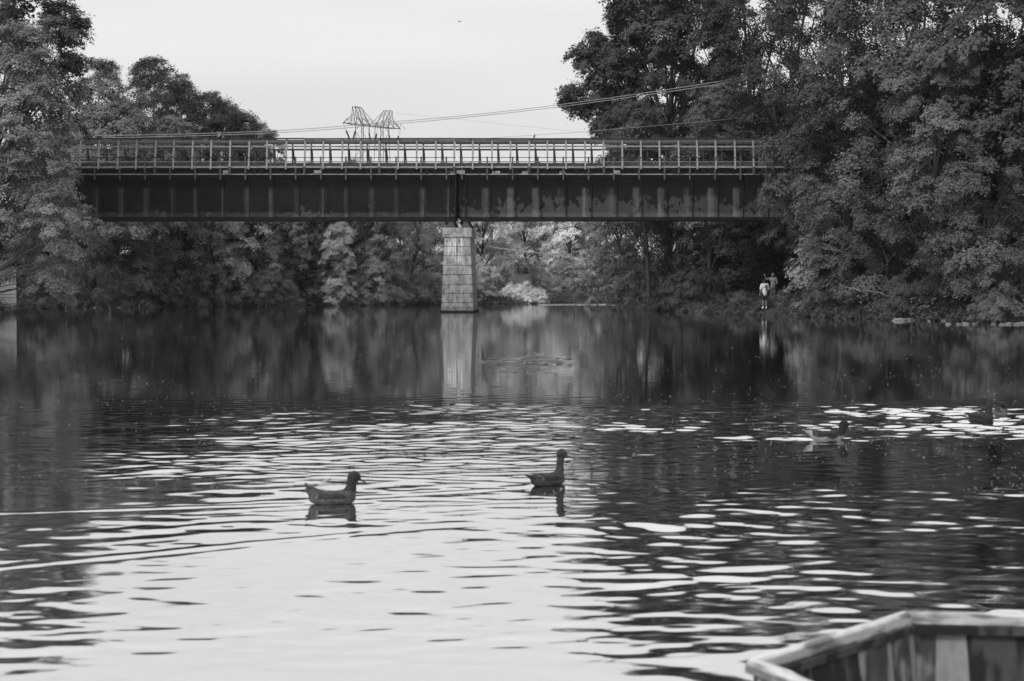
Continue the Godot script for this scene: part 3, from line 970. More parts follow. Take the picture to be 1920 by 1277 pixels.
	# short light timber blocks seen on the girder
	for bp: Array in [[856, 872], [420, 434], [590, 604], [1150, 1162]]:
		begin(); box(Vector3(BX(bp[0]), top + 0.06, 0.25), Vector3(BX(bp[1]), BY(320), 0.32)); part(done(), "timber_block", M.timber, deck)
	# railings: the near one leans in a little, the far one has slanting braces
	var near_rail := Node3D.new()
	put(near_rail, "near_railing", t)
	begin(); bar(Vector3(0, BY(318), 0.4), Vector3(0, BY(260.5), -0.12), 0.095, 0.11, Vector3.RIGHT); var post := done()
	begin(); bar(Vector3(0, BY(326), 0.36), Vector3(0, BY(314), 0.37), 0.2, 0.16, Vector3.RIGHT); var foot := done()
	for k in 49:
		var px := 13.2 + k * 34.95
		var o := part(post, "railing_post", M.timber_post, near_rail, Vector3(BX(px), 0, 0))
		o.rotation.z = rng.randf_range(-0.012, 0.012) * 0.2
		if k % 4 == 0: part(foot, "outrigger", M.timber_dark, near_rail, Vector3(BX(px), 0, 0))
	for r: Array in [[259.2, 261.3, 0.03, -0.25, M.timber_cap, "cap_board"], [262.0, 266.8, -0.13, -0.17, M.timber, "top_board"], [273.4, 276.6, -0.03, -0.08, M.timber, "middle_board"]]:
		begin(); box(Vector3(-2.44, BY(r[1]), r[3]), Vector3(2.44, BY(r[0]), r[2])); var board := done()
		for k in 13:
			var o := part(board, r[5], r[4], near_rail, Vector3(BX(13.2) + 2.44 + k * 4.892, rng.randf_range(-0.012, 0.012), 0))
			o.rotation.z = rng.randf_range(-0.002, 0.002)
	var far_rail := Node3D.new()
	put(far_rail, "far_railing", t)
	begin(); box(Vector3(-0.05, deck_low + 0.08, -0.05), Vector3(0.05, BY(260.5), 0.05)); var fpost := done()
	begin(); bar(Vector3(0.14, deck_low + 0.1, -0.1), Vector3(0.05, BY(276), -0.1), 0.08, 0.08); var brace := done()
	for k in 50:
		var xx := BX(25.0 + k * 34.95) * 1.0254
		part(fpost, "railing_post", M.timber_dark, far_rail, Vector3(xx, 0, zf))
		part(brace, "brace", M.timber_dark, far_rail, Vector3(xx, 0, zf))
	for r: Array in [[260.0, 264.5, "top_board"], [273.2, 276.6, "middle_board"]]:
		begin(); box(Vector3(-2.44, BY(r[1]), zf + 0.052), Vector3(2.44, BY(r[0]), zf + 0.1)); var board := done()
		for k in 13: part(board, r[2], M.timber_dark, far_rail, Vector3(BX(13.2) + 2.44 + k * 4.892, rng.randf_range(-0.012, 0.012), 0))
	begin(); box(Vector3(BX(853), bot + 0.05, -0.5), Vector3(BX(864), top, -0.46)); part(done(), "added_gap_plate", M.black, t)  # added black plate that keeps the gap between the spans dark
	# bearings on the pier
	var pier_top := BY(427.5)
	for bp: Array in [[845.0, -1.0], [873.0, 1.0]]:
		for z: float in [0.0, zf]:
			var b := Node3D.new()
			put(b, "bearing", t)
			b.position = Vector3(BX(bp[0]), 0, z)
			begin()
			var y0 := pier_top + 0.003
			var y1 := bot - 0.13
			prism([Vector3(-0.3, y0, 0.2), Vector3(0.3, y0, 0.2), Vector3(0.3, y0, -0.2), Vector3(-0.3, y0, -0.2)], [Vector3(-0.14, y1, 0.12), Vector3(0.14, y1, 0.12), Vector3(0.14, y1, -0.12), Vector3(-0.14, y1, -0.12)])
			part(done(), "rocker", M.stanchion, b)
			begin(); box(Vector3(-0.26, y1 + 0.002, -0.2), Vector3(0.26, bot - 0.052, 0.2)); part(done(), "sole_plate", M.steel_dark, b)
			begin(); bar(Vector3(0.2, y1, 0.16), Vector3(0.42, y0 + 0.04, 0.16), 0.14, 0.14); part(done(), "strut", M.black, b)
			begin(); bar(Vector3(-0.22, y1, 0.16), Vector3(-0.36, y0 + 0.25, 0.16), 0.14, 0.14); part(done(), "bracket", M.black, b)
	# scraps of lateral bracing and dead creeper that hang below the flange
	rng.seed = 66
	for px: float in [300, 470, 560, 575, 590, 603, 655, 690, 780, 792, 833]:
		begin()
		var a := Vector3(BX(px), bot - 0.04, rng.randf_range(-0.5, 0.1))
		var l := rng.randf_range(0.3, 0.9)
		tube([a, a + Vector3(l * 0.3, -l * 0.2, 0), a + Vector3(l * 0.75, -l * 0.75, 0.1)], [0.03, 0.025, 0.006], 5)
		part(done(), "dead_creeper", M.steel_dark, t)

func pier_texture() -> ImageTexture:
	var w := 256
	var h := 512
	var n := FastNoiseLite.new()
	n.seed = 4; n.frequency = 0.02; n.fractal_octaves = 5
	var data := PackedByteArray()
	data.resize(w * h)
	rng.seed = 9
	var runs := []
	for i in 16: runs.append([rng.randf_range(0.22, 0.74), rng.randf_range(0.1, 0.2), rng.randf_range(0.22, 0.47), rng.randf_range(0.008, 0.02)])
	for y in h:
		var t := float(y) / h
		for x in w:
			var u := float(x) / w
			var v := 0.215 + 0.11 * n.get_noise_2d(x, y * 0.5) + 0.07 * n.get_noise_2d(x * 5.0, y * 0.8 + 300.0)
			v -= 0.07 * smoothstep(0.0, 0.4, n.get_noise_2d(x * 0.9 + 90.0, y * 1.2))
			for r: Array in runs:
				var du: float = absf(u - r[0] - 0.006 * n.get_noise_2d(r[0] * 900.0, y * 2.0)) / r[3]
				if du < 1.0 and t > r[1] and t < r[2]: v += 0.3 * (1.0 - du) * smoothstep(r[2], r[2] - 0.12, t)
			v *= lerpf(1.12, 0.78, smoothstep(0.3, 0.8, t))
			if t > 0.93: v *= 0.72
			data[y * w + x] = int(clampf(Color(v, v, v).linear_to_srgb().r * 255.0, 3, 255))
	return ImageTexture.create_from_image(Image.create_from_data(w, h, false, Image.FORMAT_L8, data))

# one dressed stone, from x0..x1, y0..y1, z0..z1, its edges worn
func stone(x0: float, x1: float, y0: float, y1: float, z0: float, z1: float, taper: float, cx: float) -> void:
	var e := 0.02
	var low := []
	var top := []
	var rows := [[y0, e], [y0 + e, 0.0], [y1 - e, 0.0], [y1, e]]
	var rings := []
	for r: Array in rows:
		var y: float = r[0]
		var k: float = r[1]
		var s := 1.0 - taper * (y - y0)
		rings.append([Vector3(cx + (x0 - cx) * s + k, y, z1 - k), Vector3(cx + (x1 - cx) * s - k, y, z1 - k), Vector3(cx + (x1 - cx) * s - k, y, z0 + k), Vector3(cx + (x0 - cx) * s + k, y, z0 + k)])
	for r in 3:
		for i in 4:
			var j := (i + 1) % 4
			quad(rings[r][i], rings[r][j], rings[r + 1][j], rings[r + 1][i])
	quad(rings[3][0], rings[3][1], rings[3][2], rings[3][3])
	quad(rings[0][3], rings[0][2], rings[0][1], rings[0][0])

func piers() -> void:
	var cx := BX(858.5)
	var t := thing("stone_pier", "tapering pale stone pier standing in the river under the middle of the bridge", "pier", Vector3(cx, 0, BZ))
	var m := mat(1.0, 0.9)
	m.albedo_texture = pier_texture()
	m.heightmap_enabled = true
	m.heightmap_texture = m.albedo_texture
	m.heightmap_scale = 3.0
	var joint := grained(0.1, 1.0, noise_tex(0.05, 3, 0.5, 1.0, 2, 128), Vector3(1, 1, 1))
	var top := BY(427.5)
	var cap_low := BY(445.5)
	rng.seed = 15
	var courses := []
	for py: float in [445.5, 462.5, 480.0, 497.5, 515.0, 533.0, 550.0, 567.0, 586.5, 612.0]: courses.append(BY(py))
	var split := [[], [0.25], [-0.35], [0.38], [0.42], [], [-0.3], [0.1], []]
	var zf := 0.75
	var zb := -5.6
	var wide := func(y: float) -> float: return lerpf(1.05, 0.84, clampf(y / cap_low, -0.1, 1.0))
	begin()
	var wl: float = wide.call(-0.9) - 0.04
	var wt: float = wide.call(cap_low) - 0.04
	prism([Vector3(-wl, -0.9, zf - 0.05), Vector3(wl, -0.9, zf - 0.05), Vector3(wl, -0.9, zb + 0.05), Vector3(-wl, -0.9, zb + 0.05)], [Vector3(-wt, cap_low, zf - 0.05), Vector3(wt, cap_low, zf - 0.05), Vector3(wt, cap_low, zb + 0.05), Vector3(-wt, cap_low, zb + 0.05)])
	part(done(), "mortar_core", joint, t)
	for k in 9:
		var y1: float = courses[k] - 0.012
		var y0: float = courses[k + 1] + 0.012
		var w0: float = wide.call(y0)
		var w1: float = wide.call(y1)
		var taper := (w0 - w1) / w0 / (y1 - y0)
		var cuts := [-w0]
		for s: float in split[k]: cuts.append(s * w0)
		cuts.append(w0)
		var batter := 0.03 * (8 - k) * 0.0
		for c in cuts.size() - 1:
			begin()
			var g0: float = cuts[c] + (0.008 if c > 0 else 0.0)
			var g1: float = cuts[c + 1] - (0.008 if c < cuts.size() - 2 else 0.0)
			stone(g0, g1, y0, y1, zf - 0.9, zf + rng.randf_range(-0.012, 0.012) + batter, taper, 0.0)
			for q in V.size(): U.append(Vector2(V[q].x / 2.4 + 0.5 + V[q].z * 0.11, 1.0 - V[q].y / top))
			part(done(false, true), "stone", m, t)
		for c in 4:
			begin()
			var z1 := zf - 0.92 - c * 1.36 - (0.4 if k % 2 and c > 0 else 0.0)
			var z0 := zf - 0.94 - (c + 1) * 1.36 + 0.035 - (0.4 if k % 2 and c < 3 else 0.0)
			stone(-w0 + rng.randf_range(0, 0.015), w0 - rng.randf_range(0, 0.015), y0, y1, z0, z1, taper, 0.0)
			for q in V.size(): U.append(Vector2(V[q].z / 2.4 + V[q].x * 0.2, 1.0 - V[q].y / top))
			part(done(false, true), "stone", m, t)
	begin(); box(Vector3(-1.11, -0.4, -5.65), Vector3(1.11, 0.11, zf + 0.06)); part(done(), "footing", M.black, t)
	t.rotation.y = -0.03
	# the cap, two stones deep with a worn overhang
	for c in 3:
		begin()
		soft_box(Vector3(-0.95, cap_low + 0.01, zf + 0.07 - (c + 1) * 2.16 + 0.015), Vector3(0.95, top - 0.006, zf + 0.08 - c * 2.16), 0.035)
		for q in V.size(): U.append(Vector2(V[q].x / 2.4 + 0.5 + V[q].z * 0.2, 1.0 - V[q].y / top))
		part(done(false, true), "cap_stone", m, t)
	# abutments
	for side: int in [-1, 1]:
		var xe := BX(37) - 0.25 if side < 0 else BX(1700)
		var ab := thing("stone_abutment", "pale stone abutment at the left edge, mostly hidden by leaves" if side < 0 else "stone abutment hidden in the trees at the right end of the bridge", "abutment", Vector3(xe, 0, BZ))
		ab.rotation.y = 0.26 if side < 0 else 0.0
		var am := grained(0.42, 0.95, noise_tex(0.015, 5, 0.55, 1.0, 17), Vector3(0.5, 0.5, 0.5), true, 3.0)
		var y := -0.9
		begin(); box(Vector3(-6.3 if side < 0 else 0.05, -1.0, -6.9), Vector3(-0.05 if side < 0 else 6.3, BY(414.5), 0.88)); part(done(), "mortar_core", joint, ab)
		begin(); box(Vector3(-6.4 if side < 0 else -0.06, -0.5, -6.95), Vector3(0.06 if side < 0 else 6.4, 0.13, 0.97)); part(done(), "footing", M.black, ab)
		var k := 0
		while y < BY(414) - 0.3:
			var y1 := minf(y + 0.62, BY(414.3))
			var u := 0.0
			var first := true
			while u < 6.2:
				var l := rng.randf_range(1.1, 1.9)
				var u1 := minf(u + l, 6.3)
				begin()
				soft_box(Vector3(-u1 + 0.012, y + 0.01, -0.1) if side < 0 else Vector3(u + 0.012, y + 0.01, -0.1), Vector3(-u - 0.004, y1 - 0.01, 0.9 + rng.randf_range(0, 0.02)) if side < 0 else Vector3(u1 - 0.004, y1 - 0.01, 0.9 + rng.randf_range(0, 0.02)), 0.02)
				part(done(), "stone", am, ab)
				u = u1
			for c in 4:
				begin()
				var z1 := -0.12 - c * 1.7
				soft_box(Vector3(-0.9, y + 0.01, z1 - 1.68) if side < 0 else Vector3(0.0, y + 0.01, z1 - 1.68), Vector3(0.0, y1 - 0.01, z1) if side < 0 else Vector3(0.9, y1 - 0.01, z1), 0.02)
				part(done(), "stone", am, ab)
			y = y1
			k += 1

# ---------------------------------------------------------------- power line
func lines() -> void:
	var d := 600.0
	var base := P(644, 230.4, d)
	var yaw := deg_to_rad(-56.0)
	var ground_y := land(base.x, base.z)
	var t := thing("lattice_pylon", "lattice steel power pylon with two peaks showing above the bridge rail", "pylon", Vector3(base.x, ground_y, base.z))
	var dir := Vector3(cos(yaw), 0, sin(yaw))
	var across := Vector3(-dir.z, 0, dir.x)
	var L := 29.4
	var at := func(s: float, y: float, w := 0.0) -> Vector3: return dir * (L * s) + Vector3(0, y - ground_y, 0) + across * w
	var ya := base.y
	var thick := 0.16
	for m: Array in [[0.26, 0.40, 0.18, 0.29], [0.74, 0.60, 0.83, 0.72]]:
		begin()
		# four legs from the ground to the arm, then up to the peak box
		for w: float in [-1.2, 1.2]:
			for e in 2:
				var s0: float = m[e]
				var knee := s0 + (0.01 if e == 0 else -0.01)
				bar(at.call(s0 + (-0.05 if (e == 0) == (m[0] < 0.5) else 0.05), ground_y, w * 2.6), at.call(knee, ya - 8.0, w), thick, thick)
				bar(at.call(knee, ya - 8.0, w), at.call(s0, ya, w), thick, thick)
				bar(at.call(s0, ya, w), at.call(m[2 + e] if e == 0 else m[3], ya + 5.4 if e == 0 else ya + 5.2, w * 0.4), thick, thick)
				# zigzag lacing
				for k in 7:
					var y0 := ya - 26.0 + k * 4.0
					var y1 := y0 + 4.0
					bar(at.call(m[k % 2], y0, w), at.call(m[(k + 1) % 2], y1, w), 0.09, 0.09)
			bar(at.call(m[2], ya + 5.4, w * 0.4), at.call(m[3], ya + 5.2, w * 0.4), thick, thick)
			bar(at.call(m[2], ya + 5.4, w * 0.4), at.call(m[2], ya, w), 0.12, 0.12)
			bar(at.call(m[0], ya, w), at.call(m[3], ya + 4.0, w * 0.4), 0.09, 0.09)
			bar(at.call(m[1], ya, w), at.call((m[2] + m[3]) * 0.5, ya + 3.0, w * 0.5), 0.09, 0.09)
			bar(at.call(m[2], ya + 2.6, w * 0.7), at.call(m[3], ya + 5.2, w * 0.4), 0.09, 0.09)
		part(done(), "mast", M.lattice, t)
	begin()
	for w: float in [-1.1, 1.1]:
		bar(at.call(0, ya, 0.0), at.call(0.18, ya - 0.2, w), 0.2, 0.2)
		bar(at.call(0.18, ya - 0.2, w), at.call(0.82, ya - 0.2, w), 0.2, 0.2)
		bar(at.call(0.82, ya - 0.2, w), at.call(1, ya, 0.0), 0.2, 0.2)
		bar(at.call(0, ya, 0.0), at.call(0.19, ya + 3.0, w * 0.6), 0.11, 0.11)
		bar(at.call(0.29, ya + 5.0, w * 0.5), at.call(0.51, ya + 0.3, w), 0.11, 0.11)
		bar(at.call(0.72, ya + 5.0, w * 0.5), at.call(0.5, ya + 0.3, w), 0.11, 0.11)
		bar(at.call(0.82, ya + 3.0, w * 0.6), at.call(1, ya, 0.0), 0.11, 0.11)
		for k in 9:
			var s := 0.06 + k * 0.11
			var hh := 0.9 + 1.4 * absf(sin(s * TAU))
			bar(at.call(s, ya - 0.1, w), at.call(s + 0.03, ya + hh, w * 0.7), 0.08, 0.08)
			bar(at.call(s + 0.03, ya + hh, w * 0.7), at.call(s + 0.1, ya - 0.1, w), 0.08, 0.08)
	part(done(), "crossarm", M.lattice, t)
	for q: Array in [[0.0, 0.115], [0.23, 0.165], [0.42, 0.47], [0.6, 0.545], [0.77, 0.825], [1.0, 0.925]]:
		begin()
		var a: Vector3 = at.call(q[0], ya - 0.2)
		var b: Vector3 = at.call(q[1], ya - 5.2)
		tube([a, a.lerp(b, 0.45)], [0.05, 0.05], 5)
		tube([a.lerp(b, 0.45), b], [0.27, 0.27], 6)
		part(done(), "insulator", M.insulator, t)
	# the cables that cross just behind the bridge
	var cable := func(called: String, label: String, pts: Array, dd: float, r: float, grp := "") -> void:
		begin()
		var path := []
		var rad := []
		var curve := Curve3D.new()
		for p: Array in pts: curve.add_point(P(p[0], p[1], dd))
		for i in pts.size():
			var a := curve.get_point_position(maxi(i - 1, 0))
			var b := curve.get_point_position(mini(i + 1, pts.size() - 1))
			curve.set_point_in(i, -(b - a) / 6.0); curve.set_point_out(i, (b - a) / 6.0)
		for i in 49:
			path.append(curve.sample_baked(curve.get_baked_length() * i / 48.0, true)); rad.append(r)
		tube(path, rad, 6)
		tag(part(done(), called, M.wire), label, "cable", grp)
	cable.call("power_cable", "upper of the twin cables sagging from the right trees across the sky gap", [[100, 256], [300, 253], [530, 245], [740, 229], [900, 214.5], [1050, 197], [1200, 176.5], [1340, 155], [1480, 131]], 134.0, 0.022, "twin cables over the bridge")
	cable.call("power_cable", "lower of the twin cables sagging from the right trees across the sky gap", [[100, 261], [300, 257], [530, 249], [740, 233], [900, 218], [1050, 201], [1200, 180.5], [1340, 160], [1480, 136]], 134.4, 0.022, "twin cables over the bridge")
	cable.call("power_cable", "single thin cable sloping just above the rail into the right-hand tree", [[880, 262], [1000, 254], [1100, 247], [1290, 231], [1400, 221]], 134.8, 0.012)
	cable.call("power_cable", "pale cable sloping low over the far bend under the right span", [[925, 464], [958, 468], [1085, 484], [1130, 490]], 166.0, 0.035)
	cable.call("power_cable", "hair-thin level cable low over the far bend", [[880, 499], [960, 500.5], [1050, 500.5], [1130, 499]], 168.0, 0.007)
	# distant conductors from the pylon
	cable.call("power_cable", "faint far conductor running right from the pylon", [[742, 213], [860, 224], [960, 235], [1100, 250], [1160, 258]], 590.0, 0.03)

# ---------------------------------------------------------------- ducks
func duck_tone(p: Vector3, d: float) -> float:
	var n := bumpy.get_noise_3d(p.x * 260.0, p.y * 260.0, p.z * 260.0)
	var big := bumpy.get_noise_3d(p.x * 60.0 + 9.0, p.y * 60.0, p.z * 60.0)
	return d * (1.0 + 0.9 * n + 0.5 * big)

# pose: body yaw, neck points, head direction, tail lift, tones
func duck(label: String, at: Vector3, yaw: float, o: Dictionary) -> void:
	var t := thing("duck", label, "duck", at, yaw, "ducks on the river")
	var neck: Array = o.neck
	var tail: Vector3 = o.get("tail", Vector3(-0.27, 0.11, 0))
	var base: float = o.get("tone", 0.05)
	var headtone: float = o.get("head", 0.03)
	var flank: float = o.get("flank", base * 1.5)
	var hd: Vector3 = (o.get("look", Vector3(1, -0.25, 0)) as Vector3).normalized()
	var hp: Vector3 = neck[neck.size() - 1]
	var s: float = o.get("slim", 1.0)
	var bones := [[Vector3(-0.02, 0.05, 0), Vector3(0.195, 0.07, 0.1)], [Vector3(0.11, 0.058, 0), Vector3(0.098, 0.07, 0.078)], [Vector3(-0.12, 0.07, 0), tail, 0.06, o.get("tail_round", 0.018)],
		[hp, Vector3(0.058, 0.049, 0.043)], [hp, hp + hd * 0.036, 0.034, 0.02]]
	for i in neck.size() - 1:
		bones.append([neck[i], neck[i + 1], lerpf(0.058, 0.034, sqrt(i / float(neck.size() - 1))) * s, lerpf(0.058, 0.034, sqrt((i + 1.0) / (neck.size() - 1))) * s])
	var n0: Vector3 = neck[1]
	var tone := func(p: Vector3) -> float:
		if p.y > n0.y - 0.01 and p.distance_to(n0) + p.distance_to(hp) < n0.distance_to(hp) + 0.13: return duck_tone(p, headtone)
		if p.x < -0.19 and p.y > 0.055 and o.has("rump"): return o.rump
		return duck_tone(p, lerpf(flank, base, smoothstep(0.03, 0.075, p.y)))
	var feather := mat(1.0, 0.75, 0.0, true)
	part(body_mesh(bones, 0.0085, 0.028, tone), "body", feather, t)
	# folded wings laid along the back, tips crossing over the rump
	for side: float in [-1.0, 1.0]:
		var w := body_mesh([[Vector3(0.05, 0.06, side * 0.078), Vector3(0.075, 0.04, 0.024)], [Vector3(0.03, 0.07, side * 0.076), Vector3(-0.18, 0.1, side * 0.035), 0.032, 0.012], [Vector3(-0.05, 0.065, side * 0.078), Vector3(0.11, 0.035, 0.022)]], 0.008, 0.02,
			func(p: Vector3) -> float: return duck_tone(p, o.get("wing", base * 0.6)) * (1.0 + 0.6 * sin(p.x * 170.0 + p.y * 260.0)) + (base * 1.6 if p.y < 0.052 or p.x < -0.13 else 0.0))
		part(w, "wing", feather, t)
	# tail feathers in a fan
	begin()
	var td: Vector3 = (tail - Vector3(-0.15, 0.05, 0)).normalized()
	for f in 5:
		var a := (f - 2) * 0.2
		var tip: Vector3 = tail + td.rotated(Vector3.UP, a) * o.get("tail_length", 0.05) + Vector3(0, 0, (f - 2) * 0.009)
		bar(tail - td * 0.04 + Vector3(0, 0, (f - 2) * 0.007), tip, 0.032, 0.008)
	part(done(), "tail_feathers", mat(o.get("rump", base * 0.8), 0.8), t)
	# bill: flat, broader at the tip
	begin()
	var side := hd.cross(Vector3.UP).normalized()
	var up := side.cross(hd).normalized()
	var b0 := hp + hd * 0.042 - up * 0.006
	var rings := []
	for r: Array in [[0.0, 0.017, 0.018], [0.025, 0.015, 0.011], [0.062, 0.017, 0.007], [0.082, 0.011, 0.005]]:
		var c: Vector3 = b0 + hd * r[0] - up * r[0] * 0.12
		var ring := []
		for k in 8:
			var a := TAU * k / 8.0
			ring.append(c + side * cos(a) * r[1] + up * sin(a) * r[2])
		rings.append(ring)
	for r in 3:
		for k in 8: quad(rings[r][k], rings[r + 1][k], rings[r + 1][(k + 1) % 8], rings[r][(k + 1) % 8])
	for k in range(1, 7): tri(rings[3][0], rings[3][k + 1], rings[3][k])
	part(done(), "bill", mat(o.get("bill", 0.05), 0.5), t)
	for e: float in [-1.0, 1.0]:
		var ball := SphereMesh.new()
		ball.radius = 0.006; ball.height = 0.012; ball.radial_segments = 10; ball.rings = 6
		part(ball, "eye", M.insulator, t, hp + hd * 0.018 + side * e * 0.029 + up * 0.01)

func ducks() -> void:
	var w := func(px: float, py: float) -> Vector3:
		var d := EYE * F / (py - 528.0)
		return Vector3((px - 960.0) / F * d, 0.0, -d)
	duck("nearest duck with its tail cocked straight up, swimming to the right", w.call(622, 946), 0.12, {"tone": 0.04, "flank": 0.062, "head": 0.016, "tail": Vector3(-0.205, 0.13, 0), "tail_length": 0.07, "tail_round": 0.04,
		"neck": [Vector3(0.14, 0.07, 0), Vector3(0.165, 0.13, 0), Vector3(0.175, 0.2, 0), Vector3(0.195, 0.245, 0)], "look": Vector3(1, -0.38, 0.0), "slim": 1.0, "bill": 0.03})
	duck("long-necked duck with head held high, right of the nearest duck", w.call(1028, 911), 0.75, {"tone": 0.022, "flank": 0.03, "head": 0.022, "tail": Vector3(-0.25, 0.1, 0),
		"neck": [Vector3(0.13, 0.06, 0), Vector3(0.16, 0.14, 0), Vector3(0.165, 0.22, 0), Vector3(0.185, 0.3, 0)], "look": Vector3(0.75, -0.3, 0.75), "slim": 0.82, "bill": 0.035})
	duck("low-swimming duck with pale flanks and white rump, right of the middle", w.call(1552, 826), 0.05, {"tone": 0.014, "flank": 0.2, "head": 0.006, "wing": 0.01, "rump": 0.22, "tail": Vector3(-0.26, 0.11, 0),
		"neck": [Vector3(0.12, 0.05, 0), Vector3(0.18, 0.09, 0), Vector3(0.205, 0.15, 0), Vector3(0.22, 0.2, 0)], "look": Vector3(1, -0.6, 0), "slim": 1.15, "bill": 0.09})
	duck("dark duck near the right edge turning its head back to the left", w.call(1842, 791), -0.95, {"tone": 0.009, "flank": 0.018, "head": 0.01, "tail": Vector3(-0.24, 0.09, 0),
		"neck": [Vector3(0.1, 0.06, 0), Vector3(0.12, 0.12, -0.02), Vector3(0.11, 0.175, -0.03), Vector3(0.1, 0.215, -0.035)], "look": Vector3(-1.0, -0.15, -0.7), "slim": 1.0, "bill": 0.2})
	duck("farthest duck at the right edge, head tucked over its mottled back", w.call(1878, 780), 1.15, {"tone": 0.05, "flank": 0.12, "head": 0.006, "tail": Vector3(-0.24, 0.12, 0),
		"neck": [Vector3(0.1, 0.06, 0), Vector3(0.1, 0.12, 0.03), Vector3(0.06, 0.15, 0.03), Vector3(0.01, 0.155, 0.02)], "look": Vector3(-1, -0.35, -0.2), "slim": 1.0, "bill": 0.08})
	# a perched bird on the top rail, one in the air
	for q: Array in [["small dark bird perched on the bridge's top rail", P(1002, 259.5, 126.1), 0.6, 1.0], ["tiny pale bird gliding alone in the open sky", P(862, 42.5, 190.0), 0.2, 2.0]]:
		var b := thing("bird", q[0], "bird", q[1], q[2])
		var fly: bool = q[3] > 1.5
		var bm := mat(0.02 if not fly else 0.5, 0.8)
		if fly:
			part(body_mesh([[Vector3(-0.14, 0, 0), Vector3(0.14, 0.02, 0), 0.03, 0.05], [Vector3(0.17, 0.035, 0), Vector3(0.045, 0.04, 0.04)]], 0.015, 0.03), "body", bm, b)
			for s: float in [-1.0, 1.0]:
				begin()
				prism([Vector3(0.06, 0.02, s * 0.03), Vector3(-0.08, 0.02, s * 0.03), Vector3(-0.16, 0.07, s * 0.5)], [Vector3(0.06, 0.04, s * 0.03), Vector3(-0.08, 0.035, s * 0.03), Vector3(-0.16, 0.075, s * 0.5)])
				part(done(), "wing", bm, b)
		else:
			part(body_mesh([[Vector3(-0.03, 0.07, 0), Vector3(0.02, 0.14, 0), 0.04, 0.05], [Vector3(0.035, 0.21, 0), Vector3(0.036, 0.034, 0.032)], [Vector3(-0.04, 0.06, 0), Vector3(-0.14, -0.03, 0), 0.025, 0.012]], 0.01, 0.03), "body", bm, b)
			begin(); tube([Vector3(0.065, 0.21, 0), Vector3(0.1, 0.2, 0)], [0.01, 0.002], 5); part(done(), "bill", M.black, b)
			for s: float in [-0.015, 0.015]:
				begin(); tube([Vector3(0, 0.05, s), Vector3(0.005, 0.0, s)], [0.006, 0.006], 5); part(done(), "leg", M.black, b)

# ---------------------------------------------------------------- people
func hand(wrist: Vector3, dir: Vector3, palm_side: Vector3, inner: Vector3) -> void:
	# palm, four curled fingers of unequal length and a thumb from the palm's side
	var bones := []
	var k := wrist + dir * 0.09
	for f in 4:
		var off := inner * (0.03 - 0.02 * f)
		bones.append([wrist + off * 0.6 + dir * 0.01, k + off, 0.014, 0.0125])
	for f in 4:
		var off := inner * (0.03 - 0.02 * f)
		var l: float = [0.03, 0.036, 0.034, 0.026][f]
		var a := k + off
		var b := a + (dir + palm_side * 0.35).normalized() * l
		bones.append([a, b, 0.0095, 0.009])
		bones.append([b, b + (dir + palm_side * 1.0).normalized() * l * 0.9, 0.009, 0.0075])
	var th := wrist + dir * 0.025 + inner * 0.032
	bones.append([th, th + (dir + inner * 0.8 + palm_side * 0.3).normalized() * 0.035, 0.012, 0.01])
	bones.append([th + (dir + inner * 0.8 + palm_side * 0.3).normalized() * 0.035, th + dir * 0.06 + inner * 0.02 + palm_side * 0.02, 0.01, 0.008])
	add_body(bones, 0.005, 0.006)

func head_bones(c: Vector3, f: Vector3) -> Array:
	var s := f.cross(Vector3.UP).normalized()
	return [[c + Vector3(0, 0.02, 0) - f * 0.012, Vector3(0.076, 0.098, 0.09)], [c + f * 0.02 - Vector3(0, 0.05, 0), Vector3(0.055, 0.06, 0.058)],
		[c + f * 0.085 + Vector3(0, 0.012, 0), c + f * 0.102 - Vector3(0, 0.022, 0), 0.01, 0.014], [c + f * 0.078 - Vector3(0, 0.055, 0), c + f * 0.083 - Vector3(0, 0.062, 0), 0.018, 0.016],
		[c + s * 0.078, c + s * 0.083 - Vector3(0, 0.025, 0), 0.016, 0.012], [c - s * 0.078, c - s * 0.083 - Vector3(0, 0.025, 0), 0.016, 0.012],
		[c + f * 0.072 + s * 0.03 + Vector3(0, 0.02, 0), c + f * 0.072 - s * 0.03 + Vector3(0, 0.02, 0), 0.012, 0.012]]

